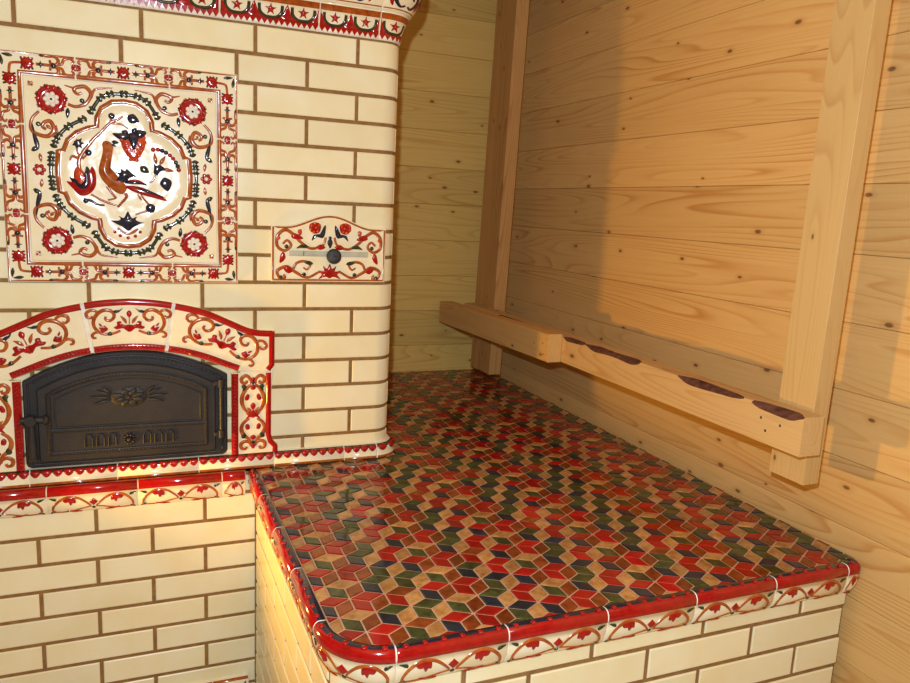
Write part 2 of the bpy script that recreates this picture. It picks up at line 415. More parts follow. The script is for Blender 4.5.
# ================================================================== the stove
stove = thing('tiled_stove', 'cream glazed brick stove with folk ornament tiles and black arched firebox door', 'stove', (-.30, .4, 0))
def core(mb, path, z0, z1, off, mat, close=True):
    P = [path.at(u, off) for u in path.cuts(path.S[0], path.S[-1])]; n = len(P)
    mb.add([(x, y, z0) for x, y in P]+[(x, y, z1) for x, y in P], [(i, (i+1) % n, n+(i+1) % n, n+i) for i in range(n)]+[list(range(n)), list(range(2*n-1, n-1, -1))], mat)
def course(mb, path, joints, z0, z1):
    for a, b in zip(joints, joints[1:]): brick(mb, path, a+GW/2, b-GW/2, z0, z1)
def joints_of(path, phase, a, b):
    j = [a]; k = math.ceil((a-phase)/BL)
    while phase+k*BL < b-.02:
        if phase+k*BL > a+.02: j.append(phase+k*BL)
        k += 1
    return j+[b]
mb = MB(); core(mb, path_up, -1.0652, .60, -.0035, 'grout')
for k in range(-2, 15):
    z1 = -k*CH-GW/2; z0 = -(k+1)*CH+GW/2
    if k == 14: z0 = -1.062
    a, b = path_up.S[0], path_up.S[-1]
    ph = .129 if k % 2 == 0 else 0
    # the right-hand corner bricks run round the corner: joints continue behind it
    J = [q for q in joints_of(path_up, ph, a, b)]
    if k == 0: J = [q for q in J if not -.5 < q < .05]+[-.305, -.045]; J.sort()
    course(mb, path_up, J, z0, z1)
for k in range(-8, -2):
    course(mb, path_up, joints_of(path_up, .129 if k % 2 == 0 else 0, path_up.S[0], path_up.S[-1]), -(k+1)*CH+GW/2, -k*CH-GW/2)
mb.build('brick_chimney_breast', stove)

LZ = -1.2005
mb = MB(); core(mb, path_lo, -1.80, -1.0725, -.0035, 'grout')
mb.box(XBL, 0.0, YB+.004, .0, -1.80, -1.0725, 'grout')
for j in range(-2, 9):
    z1 = LZ-j*CH-GW/2; z0 = LZ-(j+1)*CH+GW/2
    if j == -2: z1 = -1.082
    if z0 < -1.79: z0 = -1.79
    course(mb, path_lo, joints_of(path_lo, -.002 if j % 2 == 0 else -.132, path_lo.S[0], 0.002), z0, z1)
mb.build('brick_plinth', stove)

# --- bead moulding at the foot of the upper part
bead_prof = [(-.002, -1.0265), (.010, -1.0275), (.016, -1.0305), (.020, -1.036), (.0215, -1.046), (.020, -1.057), (.0245, -1.0585), (.0245, -1.0652)]
bead_mats = ['white', 'green', 'green', 'cream', 'cream', 'cream', 'brown']
fnb, Lb = prof_fn(path_up, bead_prof)
def bead_tile(s0, s1):
    mb = MB(); sheet(mb, path_up, s0, s1, bead_prof, bead_mats); cv = Canvas(mb, fnb)
    n = max(1, round((s1-s0)/.0256)); st = (s1-s0)/n
    vt = Lb[2]
    for i in range(n):
        u = s0+st*(i+.5)
        cv.blob([(u-.0105, vt+.0005), (u, vt-.001), (u+.0105, vt+.0005), (u+.0095, vt+.010), (u, vt+.0175), (u-.0095, vt+.010)], 'red', .0045)
    return mb.build('bead_moulding_tile', stove)
seams = [.048-.194*k for k in range(5, -1, -1)]+[.242, .336]
for a, b in zip(seams, seams[1:]): bead_tile(a, b)
bead_tile(.336, .336+.085)
for k in range(4): bead_tile(.421+.194*k, .421+.194*(k+1)-(.0 if k < 3 else .09))

# --- ledge / bench edge tile
edge_prof = [(-.002, -1.0675), (-.0008, -1.0657), (.0085, -1.0650), (.0130, -1.0657), (.0175, -1.069), (.0205, -1.0745), (.0212, -1.0805), (.0208, -1.0870), (.0190, -1.0879), (.0188, -1.100), (.0170, -1.112), (.0130, -1.123), (.0085, -1.131), (.004, -1.1365), (-.002, -1.138)]
edge_mats = ['navy', 'navy', 'navy', 'red', 'red', 'red', 'red', 'cream', 'cream', 'cream', 'cream', 'cream', 'cream', 'cream']
def garland(cv):
    """half of the running garland: unit square, u 0..1 from the tile centre, v 0..1 down"""
    S = [(.07, .62), (.16, .42), (.34, .16), (.56, .08), (.76, .22), (.9, .52), (.92, .86)]
    cv.stroke(S, .075, 'brown', .0022, (.6, 1.2, .8))
    cv.stroke([(.92, .86), (.7, .93), (.45, .86), (.2, .72), (.05, .66)], .055, 'brown', .0018, (1, .7))
    cv.leaf(.25, .98, .62, .83, .13, 'red', .0022, .03)
    cv.blob([(.42, .12), (.56, .06), (.70, .16), (.66, .34), (.58, .30), (.52, .52), (.46, .38), (.40, .40)], 'red', .003)
    cv.leaf(.84, .22, 1.0, .06, .10, 'green', .0022, -.03)
    cv.leaf(.86, .80, .98, .98, .09, 'green', .002)
def edge_tile(path, s0, s1, parent, halves=2, name='edge_tile', label=None):
    bench_ = name == 'edge_tile'
    fn, L = prof_fn(path, edge_prof); mb = MB(); sheet(mb, path, s0, s1, edge_prof, edge_mats if bench_ else ['cream', 'brown', 'red']+edge_mats[3:]); cv = Canvas(mb, fn)
    n = max(1, round((s1-s0)/.0335)); st = (s1-s0)/n
    for i in range(n if bench_ else 0):
        u = s0+st*(i+.5)
        cv.disc(u, L[2]+.0026, .0052, 'red', .0036, 12)
    v0 = L[8]+.001; vh = L[-2]-v0; hw = (s1-s0)/2-.004; mid = (s0+s1)/2
    if halves == 2:
        for sg in (1, -1):
            cv.push(mid, v0, sg*hw, vh); garland(cv); cv.pop()
    else:
        cv.push(s0+.003, v0, (s1-s0)-.006, vh); garland(cv); cv.pop()
    if halves == 2:
        cv.push(mid, v0, 1, 1)
        cv.blob([(0, .010), (.010, .021), (0, .032), (-.010, .021)], 'red', .003, False)
        cv.disc(0, .038, .0045, 'green', .002); cv.pop()
    o = mb.build(name, parent)
    if label: o['label'] = label
    return o
sm = [-.09-.2035*k for k in range(4, -1, -1)]
for a, b in zip(sm, sm[1:]): edge_tile(path_lo, a, b, stove, 2, 'ledge_tile')
edge_tile(path_lo, -.09, -.030, stove, 1, 'ledge_tile')
edge_tile(path_lo, -1.0, sm[0], stove, 1, 'ledge_tile')

# --- plinth tiles at the foot
pl_prof = [(-.002, -1.664), (.012, -1.666), (.018, -1.672), (.020, -1.69), (.021, -1.76), (.023, -1.80), (.023, -1.82)]
pl_mats = ['cream', 'brown', 'cream', 'cream', 'cream', 'red']
def plinth_tile(path, s0, s1, parent):
    fn, L = prof_fn(path, pl_prof); mb = MB(); sheet(mb, path, s0, s1, pl_prof, pl_mats); cv = Canvas(mb, fn)
    mid = (s0+s1)/2; hw = (s1-s0)/2-.006
    for sg in (1, -1):
        cv.push(mid, L[2]+.004, sg*hw, .085)
        cv.stroke([(.05, .8), (.3, .75), (.5, .35), (.75, .15), (.92, .4), (.8, .65), (.66, .5)], .12, 'brown', .002, (.7, 1.1, .6))
        cv.leaf(.2, .2, .5, .1, .14, 'red'); cv.leaf(.55, .85, .95, .8, .16, 'red'); cv.leaf(.86, .12, .98, .02, .1, 'green')
        cv.pop()
    cv.blob([(mid, L[2]+.01), (mid+.014, L[2]+.035), (mid, L[2]+.06), (mid-.014, L[2]+.035)], 'red', .003)
    return mb.build('plinth_tile', parent)
ps = [-1.0, -.90, -.695, -.49, -.285, -.118, -.0225]
for a, b in zip(ps, ps[1:]): plinth_tile(path_lo, a, b, stove)

# --- cornice
co1 = [(-.002, .0715), (.0025, .0722), (.0040, .078), (.0075, .094), (.013, .112), (.0175, .1215), (.019, .1225), (.0225, .134), (.0245, .135), (.026, .139), (.0, .1405)]
co1m = ['white', 'white', 'cream', 'cream', 'cream', 'brown', 'brown', 'brown', 'cream', 'cream']
co2 = [(.0, .1400), (.0275, .1406), (.031, .1435), (.039, .155), (.049, .172), (.057, .192), (.062, .214), (.063, .237), (.058, .244), (.0, .248)]
co2m = ['cream']*9
fn1, L1 = prof_fn(path_up, co1, -1); fn2, L2 = prof_fn(path_up, co2, -1)
def cornice_tile(s0, s1, stars):
    mb = MB(); sheet(mb, path_up, s0, s1, co1, co1m); cv = Canvas(mb, fn1)
    vb = L1[1]; vt = L1[5]
    # v grows upward on this profile
    n = max(2, round((s1-s0)/.0145)); st = (s1-s0-.003)/n
    base = [(s0+.0015, vb+.018)]
    pts = []
    for i in range(n):
        u = s0+.0015+st*i
        tri = [(u, vb+.012), (u+st/2, vb+.001), (u+st, vb+.012)]
        mb.add([fn1(*q, .0006) for q in tri]+[fn1(u, vb+.020, .0006), fn1(u+st, vb+.020, .0006)], [(0, 1, 2, 4, 3)], 'red')
    m = [s0+.002]+[(a+b)/2 for a, b in zip(stars, stars[1:])]+[s1-.002]
    for u in m:
        l = max(s0+.002, u-.021); r = min(s1-.002, u+.021)
        cv.blob([(l, vb+.016), (max(l, u-.012), vb+.026), (max(l, u-.006), vb+.040), (u, vb+.052), (min(r, u+.006), vb+.040), (min(r, u+.012), vb+.026), (r, vb+.016)], 'red', .0016, False)
    for u in stars:
        cv.stroke([(u-.028, vb+.047), (u-.026, vb+.030), (u-.015, vb+.0195), (u, vb+.0175), (u+.015, vb+.0195), (u+.026, vb+.030), (u+.028, vb+.047)], .0065, 'green', .002)
        cv.star(u, vb+.036, .0150, .0065, 5, 'red', .003, PI/2)
        cv.disc(u, vb+.036, .003, 'orange', .0045, 8)
    mb.build('cornice_frieze_tile', stove)
    mb = MB(); sheet(mb, path_up, s0, s1, co2, co2m); cv = Canvas(mb, fn2); va = L2[2]
    mid = (s0+s1)/2; hw = (s1-s0)/2
    cv.stroke([(s0+.002, va+.003), (mid, va+.003), (s1-.002, va+.003)], .003, 'brown', .001)
    for sg in (1, -1):
        cv.push(mid, va, sg*hw, .1)
        cv.stroke([(.05, .16), (.25, .12), (.45, .3), (.42, .6), (.25, .7), (.14, .5), (.24, .34)], .10*.1/hw if hw > .1 else .09, 'navy', .0022, (.6, 1.2, .6))
        cv.leaf(.5, .1, .72, .5, .16, 'red'); cv.leaf(.78, .55, .95, .2, .13, 'navy')
        cv.stroke([(.5, .85), (.7, .7), (.9, .75)], .06, 'brown'); cv.pop()
    mb.build('cornice_crown_tile', stove)
cseam = [-.965, -.805, -.565, -.325, -.085, .155, .313]
for i, (a, b) in enumerate(zip(cseam, cseam[1:])):
    st = [q for q in [.275-.08*k for k in range(20)] if a+.025 < q < b-.015][::-1]
    cornice_tile(a, b, st)
cornice_tile(.313, .405, [.352])
cornice_tile(.405, .645, [.445, .525, .605])
mb = MB(); core(mb, path_up, .2455, .258, .030, 'cream'); mb.build('cornice_cap', stove)

# --- ornamental panel
PX, PZ, PH = -.301, -.3125, .2565
def flat_fn(y):
    return lambda u, v, h: (u, y-h, v)
YP = -.0125
mb = MB()
q = .806
plate(mb, [(PX-PH*q, PZ-PH*q), (PX+PH*q, PZ-PH*q), (PX+PH*q, PZ+PH*q), (PX-PH*q, PZ+PH*q)], 0.0, YP, 'cream', .002)
WF = 1.65
plate(mb, [(PX-PH*.995, PZ-PH*.995), (PX+PH*.995, PZ-PH*.995), (PX+PH*.995, PZ+PH*.995), (PX-PH*.995, PZ+PH*.995)], .0, -.010, 'white', .001)
cv = Canvas(mb, flat_fn(YP)); cv.push(PX, PZ, PH)
def sym4(fn):
    for sx in (1, -1):
        for sy in (1, -1):
            cv.push(0, 0, sx, sy); fn(); cv.pop()
def symx(fn):
    for sx in (1, -1): cv.push(0, 0, sx, 1); fn(); cv.pop()
# raised lobed medallion field
med = [(0, .66), (.10, .648), (.185, .59), (.228, .50), (.235, .42), (.30, .40), (.40, .352), (.475, .28), (.51, .19), (.555, .18), (.565, .03)]
med_r = med+[(x, -y) for x, y in med[::-1]]
full = med_r+[(-x, y) for x, y in med_r[::-1]][1:-1]
def medf(sc, h): return [flat_fn(YP)(*cv.p((x*sc, y*sc)), h) for x, y in full]
n = len(full)
rings = [medf(1.0, 0), medf(.985, .005), medf(.955, .0062), medf(.93, .0045), medf(.88, .0018), medf(.72, .0012), medf(.4, .0035), medf(.15, .0045)]
V = [p for r_ in rings for p in r_]
mb.add(V, [(j*n+i, j*n+(i+1) % n, (j+1)*n+(i+1) % n, (j+1)*n+i) for j in range(len(rings)-1) for i in range(n)]+[list(range((len(rings)-1)*n, len(rings)*n))], 'relief', True)
def medh(x, y):     # height of the medallion field, so the figures sit on it
    r_ = math.hypot(x, y)/.6
    return .0012+.0030*max(0, 1-r_*1.4) if r_ < 1 else .0012
flat0 = cv.fn
cvb = cv
def medfn(u, v, h):
    a, b = (u-PX)/PH, (v-PZ)/PH; return (u, YP-h-medh(a, b), v)
cv.stroke([(x*.985, y*.985) for x, y in full], .036, 'brown', .0075, smooth=False, closed=True)
def garl():      # dark leaf garland round the medallion, one quarter
    top = [(0, .72), (.11, .71), (.20, .663), (.285, .53)]
    cv.stroke(top, .021, 'green', .0018)
    side = [(.335, .475), (.46, .40), (.545, .31), (.58, .235)]
    cv.stroke(side, .021, 'green', .0018)
    st = [(.607, .15), (.618, .0)]
    cv.stroke(st, .021, 'green', .0018, smooth=False)
    for P_, ts in ((top, (.02, .35, .66, .93)), (side, (.05, .36, .68, .97)), (st, (.1, .55))):
        S_ = spline(P_, 8) if len(P_) > 2 else [tuple(P_[0][a]+(P_[1][a]-P_[0][a])*i/16 for a in (0, 1)) for i in range(17)]
        for t in ts:
            i = min(len(S_)-2, int(t*(len(S_)-1))); a, b = S_[i], S_[i+1]; d = math.atan2(b[1]-a[1], b[0]-a[0])
            cv.push(a[0], a[1], .037, None, d)
            cv.blob([(-1, 0), (-.4, 1.0), (.1, .45), (.7, .95), (1.2, 0), (.6, -.9), (0, -.4), (-.5, -.9)], 'green', .0024); cv.pop()
sym4(garl)
def corner():
    cv.push(.59, .62, 1)
    for i in range(14):
        a = 2*PI*i/14; cv.star(.104*math.cos(a), .104*math.sin(a), .030, .016, 4, 'red', .003, a)
    for i in range(7):
        a = 2*PI*i/7+.3; cv.disc(.122*math.cos(a), .122*math.sin(a), .012, 'green', .003, 8)
    cv.stroke([(.086*math.cos(PI*i/10), .086*math.sin(PI*i/10)) for i in range(20)], .046, 'red', .0024, closed=True, k=2)
    for i in range(7):
        a = 2*PI*i/7; cv.disc(.047*math.cos(a), .047*math.sin(a), .0215, 'white', .0042, 10)
    cv.disc(0, 0, .032, 'white', .0036, 10); cv.disc(0, 0, .013, 'navy', .006, 8); cv.pop()
    cv.stroke([(.46, .59), (.39, .575), (.31, .615), (.272, .695), (.312, .75), (.365, .748), (.405, .728), (.40, .70), (.375, .684), (.345, .70)], .022, 'brown', .002, (.8, 1.1, .7))
    cv.stroke([(.365, .748), (.41, .735), (.48, .75)], .02, 'brown', .002, (1, .3))
    cv.stroke([(.272, .664), (.24, .736), (.165, .755), (.09, .765)], .018, 'brown', .002, (1, .3))
    cv.stroke([(.69, .51), (.748, .44), (.757, .35), (.70, .308), (.625, .302), (.58, .36), (.605, .43), (.655, .415), (.668, .38), (.64, .358)], .024, 'brown', .002, (.6, 1.1, .7))
    cv.leaf(.46, .56, .47, .465, .035, 'navy'); cv.disc(.345, .63, .022, 'green', .0022, 8); cv.disc(.70, .40, .022, 'green', .0022, 8)
    cv.stroke([(.75, .40), (.735, .30), (.715, .2), (.755, .165)], .022, 'navy', .002, (.3, 1.2, .5))
    cv.stroke([(.60, .30), (.555, .335), (.56, .40)], .016, 'brown', .002, (1, .4)); cv.stroke([(.30, .62), (.335, .585), (.40, .585)], .016, 'brown', .002, (1, .4)); cv.leaf(.64, .40, .60, .36, .03, 'brown')
    cv.leaf(.728, .26, .71, .19, .035, 'green'); cv.leaf(.715, .2, .765, .165, .04, 'green')
    cv.leaf(.70, .15, .69, .07, .03, 'brown')
    cv.stroke([(.73, .755), (.765, .722)], .013, 'brown', .0015, smooth=False); cv.stroke([(.73, .722), (.765, .755)], .013, 'brown', .0015, smooth=False)
sym4(corner)
def sideflower():
    for i in range(6):
        a = 2*PI*i/6; cv.disc(.708+.035*math.cos(a), .005+.035*math.sin(a), .02, 'red', .003, 10)
    cv.disc(.708, .005, .016, 'cream', .004, 8)
symx(sideflower)
# the bird and the plants inside
cv.fn = medfn
br, st = 'brown', cv.stroke
st([(-.38, .0), (-.385, .118), (-.287, .274), (-.195, .376), (-.123, .456), (-.051, .497), (-.012, .527)], .02, br, .002, (1.2, .7))
st([(-.123, .456), (-.027, .451), (.031, .415)], .016, br, .002, (1, .5)); st([(-.38, .12), (-.40, .2), (-.394, .25)], .015, br)
st([(-.123, .456), (-.11, .5)], .014, br, smooth=False); st([(-.38, .12), (-.44, .14), (-.46, .10)], .022, br, .002, (1, .5)); st([(-.36, .12), (-.32, .165)], .012, br, smooth=False)
cv.star(-.394, .259, .062, .036, 7, 'navy', .003); cv.disc(-.108, .519, .03, 'navy', .003); cv.leaf(.02, .53, .125, .485, .085, 'navy', .003); cv.disc(-.309, .18, .03, 'navy', .003)
# heart flower
cv.blob([(-.035, .33), (-.035, .25), (.01, .17), (.072, .118), (.137, .19), (.172, .28), (.168, .37), (.07, .33)], 'orange', .0035)
for i in range(9):
    t = i/8; a = (-.03+.10*t, .32-.20*t) if False else None
for sx in (1, -1):
    for i in range(5):
        cv.disc(.068+sx*(.098-.018*i), .31-.042*i, .02, 'orange', .0048, 8)
cv.blob([(.02, .36), (.05, .24), (.072, .215), (.095, .24), (.12, .36), (.07, .39)], 'navy', .005)
cv.leaf(.06, .36, -.11, .365, .07, 'navy', .0042, .02); cv.leaf(.08, .36, .185, .40, .08, 'navy', .0042); cv.leaf(.06, .38, .10, .43, .05, 'navy', .0042); cv.leaf(.03, .375, -.03, .39, .05, 'navy', .004)
# bird
cv.blob([(-.19, .213), (-.215, .117), (-.235, .022), (-.205, -.063), (-.135, -.135), (-.06, -.187), (-.012, -.178), (.015, -.115), (-.045, -.09), (-.10, -.05), (-.14, .01), (-.158, .07), (-.140, .14), (-.115, .20), (-.10, .255), (-.13, .295), (-.175, .292), (-.195, .262)], 'brown', .0045)
cv.leaf(-.115, .292, -.05, .285, .035, 'navy', .006); cv.leaf(-.115, .27, -.075, .25, .022, 'navy', .006); cv.disc(-.15, .27, .008, 'navy', .0065, 8)
cv.blob([(-.095, -.062), (-.06, -.01), (-.09, .02), (-.045, .022), (-.05, .06), (-.012, .038), (.01, .06), (.04, .03), (.09, -.01), (.03, -.025), (.0, -.07)], 'navy', .0065)
cv.leaf(-.03, -.10, .36, -.222, .065, 'red', .0055, .012); cv.leaf(.08, -.108, .335, -.19, .03, 'navy', .0075); cv.leaf(-.02, -.075, .185, -.085, .04, 'navy', .006, .02); cv.leaf(.0, -.055, .175, -.075, .02, 'red', .0075, .02)
st([(-.01, -.165), (-.002, -.20), (-.04, -.25), (-.08, -.297)], .02, br, .003, (1.2, .7)); st([(-.165, -.11), (-.11, -.19), (-.095, -.215), (-.16, -.235)], .016, br, .003, (1.2, .6))
# tulip
cv.blob([(-.505, -.085), (-.46, -.10), (-.415, -.15), (-.36, -.165), (-.31, -.13), (-.295, -.05), (-.30, .01), (-.28, .07), (-.25, .02), (-.245, -.08), (-.275, -.155), (-.33, -.20), (-.395, -.21), (-.45, -.15)], 'red', .0032)
cv.blob([(-.475, -.045), (-.44, -.07), (-.41, -.13), (-.36, -.145), (-.315, -.10), (-.31, -.03), (-.33, .06), (-.30, .03), (-.295, -.09), (-.33, -.16), (-.39, -.165), (-.44, -.11)], 'navy', .0042)
cv.blob([(-.41, .05), (-.44, -.03), (-.405, -.12), (-.36, -.135), (-.32, -.06), (-.36, .02)], 'orange', .0045)
st([(-.30, -.19), (-.22, -.235), (-.13, -.27), (-.05, -.29)], .014, br); st([(-.36, -.24), (-.30, -.25), (-.25, -.28), (-.19, -.285)], .02, 'green', .002, (1, .5)); cv.disc(-.345, -.252, .024, 'navy', .003)
# fan flower
for i, (x, y) in enumerate([(.237, .246), (.28, .25), (.315, .243), (.35, .226), (.383, .203), (.41, .175), (.434, .143), (.452, .108), (.46, .075)]):
    cv.disc(x, y, .022, 'red' if i % 4 < 2 else 'navy', .0034, 8)
for a, b in (((.262, .11), (.245, .22)), ((.29, .11), (.345, .20)), ((.32, .075), (.42, .06))): cv.leaf(*a, *b, .035, br, .003)
cv.blob([(.235, .13), (.26, .105), (.30, .112), (.35, .068), (.30, .05), (.27, .01), (.235, .03), (.24, .08)], 'navy', .004)
st([(.25, .02), (.235, -.03), (.20, -.06)], .014, br); cv.leaf(.12, .085, .20, .03, .07, 'green', .003); cv.leaf(.33, .0, .36, -.13, .105, 'navy', .0035)
cv.disc(.205, -.295, .045, 'navy', .0034); st([(.19, -.26), (.14, -.20), (.12, -.16)], .013, br); st([(.17, -.32), (.07, -.36)], .013, br); cv.leaf(.13, -.23, .09, -.16, .02, br)
# crown flower
cv.blob([(-.145, -.421), (-.10, -.425), (-.06, -.405), (-.075, -.375), (-.03, -.39), (.006, -.325), (.04, -.39), (.085, -.375), (.075, -.405), (.11, -.425), (.15, -.432), (.10, -.45), (.05, -.48), (.005, -.515), (-.05, -.475), (-.10, -.45)], 'navy', .0045)
for x, y in ((-.109, -.525), (-.065, -.560), (.003, -.578), (.066, -.560), (.108, -.520)): cv.disc(x, y, .017, 'red', .003, 8)
st([(-.09, -.49), (-.04, -.525), (.0, -.54), (.045, -.525), (.09, -.49)], .018, br)
cv.fn = flat0
cv.pop()
panel = mb.build('ornamental_panel', stove)

def rose(cv, x, y, r):
    cv.star(x, y, r, r*.8, 10, 'red', .0034)
    for i in range(4): cv.disc(x+r*math.cos(PI/4+PI/2*i), y+r*math.sin(PI/4+PI/2*i), r*.18, 'green', .0024, 6)
    cv.disc(x, y, r*.3, 'red', .005, 8)
def border_half(cv):
    """from a rose at the origin to the joint at u = .385"""
    cv.stroke([(.07, 0), (.20, 0)], .018, 'brown', .0016, smooth=False); cv.disc(.205, 0, .024, 'navy', .003, 8); cv.star(.105, 0, .034, .014, 4, 'navy', .0024)
    for sg in (1, -1):
        cv.push(0, 0, 1, sg)
        cv.stroke([(.11, .072), (.16, .07), (.215, .075), (.245, .045), (.225, .012), (.185, .02), (.18, .045)], .018, 'brown', .0016, (.4, 1.1, .7))
        cv.stroke([(.22, .012), (.27, .02), (.29, .06), (.335, .072), (.365, .05), (.345, .03)], .017, 'brown', .0016, (1, 1, .6))
        cv.leaf(.09, .078, .15, .07, .022, 'green'); cv.leaf(.345, .0, .378, .028, .024, 'red', .002)
        cv.pop()
    cv.disc(.30, 0, .013, 'cream', .002, 8); cv.blob([(.352, .0), (.382, .03), (.382, -.03)], 'red', .002, False)
g = .0025
def border_tile(corner):
    mb = MB(); a, b, c = .39*PH, .815*PH, PH
    # built for the top edge / top-right corner, rotated for the others
    for rot in range(4):
        mb = MB(); cs, sn = [(1, 0), (0, -1), (-1, 0), (0, 1)][rot]
        tr = lambda x, y: (PX+cs*x+sn*y, PZ-sn*x+cs*y)
        fn = lambda u, v, h: (lambda p: (p[0], YP-h, p[1]))(tr(u, v))
        if corner: out = [(a+g/4, b), (b, b), (b, a+g/4), (c, a+g/4), (c, c), (a+g/4, c)]
        else: out = [(-a+g/4, b), (a-g/4, b), (a-g/4, c), (-a+g/4, c)]
        plate(mb, [tr(*q) for q in out], .0, YP, 'cream', .0015)
        cv = Canvas(mb, fn); e = c-.0035
        if corner:
            cv.stroke([(a+.002, e), (e, e), (e, a+.002)], .0032, 'brown', .001, smooth=False)
            cv.stroke([(a+.002, b+.004), (b+.004, b+.004), (b+.004, a+.002)], .0062, 'brown', .0028, smooth=False)
            cv.push(0, 0, PH)
            for t in (0, 1):
                if t: cv.push(0, 0, 1, -1, PI/2)     # mirror across the diagonal
                rose(cv, .767, .905, .060)
                cv.push(.767, .905, -1, 1); border_half(cv); cv.pop()
                cv.leaf(.87, .955, .96, .965, .03, 'green'); cv.stroke([(.82, .905), (.87, .9), (.895, .89)], .015, 'brown')
                if t: cv.pop()
            cv.pop()
        else:
            cv.stroke([(-a+.002, e), (a-.002, e)], .0032, 'brown', .001, smooth=False)
            cv.stroke([(-a+.002, b+.004), (a-.002, b+.004)], .0062, 'brown', .0028, smooth=False)
            cv.push(0, .905*PH, PH); rose(cv, 0, 0, .060)
            for sg in (1, -1): cv.push(0, 0, sg, 1); border_half(cv); cv.pop()
            cv.pop()
        mb.build('border_tile', panel)
border_tile(True); border_tile(False)
WF = 1.35

# --- damper plate
DX, DZ = .193, -.49
def damper_outline(e=0):
    x0, x1 = .039+e, .347-e; P_ = [(x0, -.563+e), (x1, -.563+e), (x1, -.417-e)]
    for i in range(0, 25):
        t = i/24; x = x1-.012-(x1-x0-.024)*t; s_ = (x-DX)/((x1-x0)/2)
        z = -.418+.032*(.5+.5*math.cos(PI*min(1, abs(s_)*1.25)))
        P_.append((x, z-e))
    return P_+[(x0, -.417-e)]
mb = MB(); plate(mb, damper_outline(), 0, -.0115, 'cream', .002)
cv = Canvas(mb, flat_fn(-.0115)); cv.stroke(damper_outline(.0045)+[damper_outline(.0045)[0]], .004, 'brown', .0015, smooth=False)
K = .000538
def dm():
    P_ = lambda *a: [((x-508), -(y-515)) for x, y in a]
    cv.stroke(P_((530, 440), (545, 480), (600, 497), (650, 470), (690, 430), (730, 410), (765, 440), (765, 490), (730, 510), (700, 485), (718, 460), (740, 478)), 13, 'brown', .002, (.7, 1.1, .7))
    cv.stroke(P_((540, 625), (560, 612), (620, 640), (680, 612), (720, 588), (765, 608), (752, 645), (728, 642), (735, 625)), 13, 'brown', .002, (.6, 1.1, .7))
    cv.stroke(P_((690, 605), (675, 572), (640, 560), (605, 572), (620, 600), (640, 590)), 11, 'brown', .002, (1, 1, .6))
    cv.blob(P_((555, 380), (580, 368), (610, 378), (612, 405), (590, 425), (560, 415)), 'red', .003)
    for x, y in ((565, 382), (585, 375), (603, 384), (606, 402), (590, 415), (572, 412), (580, 395)): cv.disc(x-508, -(y-515), 8, 'orange', .0045, 8)
    cv.blob(P_((530, 380), (545, 395), (556, 425), (590, 430), (600, 460), (580, 440), (545, 445), (532, 420)), 'navy', .003)
    cv.blob(P_((640, 450), (665, 430), (690, 425), (700, 445), (675, 455)), 'red', .0028); cv.blob(P_((650, 405), (668, 410), (662, 435), (648, 428)), 'orange', .0025)
    cv.blob(P_((735, 515), (750, 530), (755, 570), (735, 560), (725, 540)), 'red', .0028); cv.leaf(610-508, -(492-515), 675-508, -(498-515), 20, 'green', .0028, 9)
    cv.leaf(590-508, -(572-515), 640-508, -(562-515), 20, 'green', .0028); cv.disc(748-508, -(640-515), 11, 'green', .0025, 8); cv.disc(722-508, -(490-515), 11, 'green', .0025, 8)
    cv.disc(635-508, -(625-515), 11, 'navy', .0025, 8); cv.disc(770-508-10, -(450-515), 10, 'orange', .0025, 8)
    cv.blob(P_((690, 600), (720, 580), (735, 600), (715, 620), (695, 615)), 'red', .003); cv.blob(P_((530, 490), (555, 475), (580, 492), (555, 503)), 'red', .0028)
cv.push(DX, DZ+.005, K)
cv.both(dm)
PAL = [(0, 70), (0, 0), ]
def palmette(x, y, s_):
    cv.push(x, y, s_)
    cv.blob([(0, -30), (22, -22), (60, -34), (42, -8), (62, 12), (30, 6), (36, 36), (14, 22), (0, 48), (-14, 22), (-36, 36), (-30, 6), (-62, 12), (-42, -8), (-60, -34), (-22, -22)], 'red', .0032); cv.pop()
palmette(0, -100, .95); cv.leaf(0, 70, 0, 20, 26, 'navy', .003); cv.disc(0, 72, 9, 'navy', .003, 8)
cv.pop()
damper = mb.build('damper_plate', stove)
mb = MB(); mb.box(.084, .297, -.0132, -.0105, -.4945, -.4825, 'steel', .0005)
mb.box(.084, .297, -.0150, -.0130, -.4955, -.4943, 'steel'); mb.box(.084, .297, -.0150, -.0130, -.4827, -.4815, 'steel'); mb.box(.122, .1235, -.0150, -.0130, -.495, -.482, 'nail')
mb.build('damper_slot', damper)
mb = MB(); mb.lathe((.2, -.011, -.4935), (0, -1, 0), [(.008, 0), (.008, .010), (.0185, .012), (.0200, .016), (.0195, .021), (.012, .0235), (.0, .024)], 'knob', 28)
o = mb.build('damper_knob', damper); o['label'] = 'round dark grey knob'

WF = 1.6
# --- door surround
AX = -.303
out_r = [(0, -.608), (.055, -.6115), (.107, -.620), (.176, -.637), (.240, -.6655), (.280, -.684), (.307, -.691), (.330, -.6930), (.351, -.6935)]
in_r = [(0, -.7355), (.045, -.7375), (.087, -.743), (.130, -.7515), (.175, -.7655), (.22, -.784), (.2605, -.8005)]
out_s = spline(out_r, 6); in_s = spline(in_r, 6)
def lerp_curve(P_, x):
    for a, b in zip(P_, P_[1:]):
        if a[0] <= x <= b[0]: return a[1]+(b[1]-a[1])*(x-a[0])/((b[0]-a[0]) or 1)
    return P_[-1][1]
def curve_off(P_, off):
    o = []
    for i, q in enumerate(P_):
        a, b = P_[max(0, i-1)], P_[min(len(P_)-1, i+1)]; d = (b[0]-a[0], b[1]-a[1]); l = math.hypot(*d); o.append((q[0]-d[1]/l*off, q[1]+d[0]/l*off))
    return o
YS = -.018
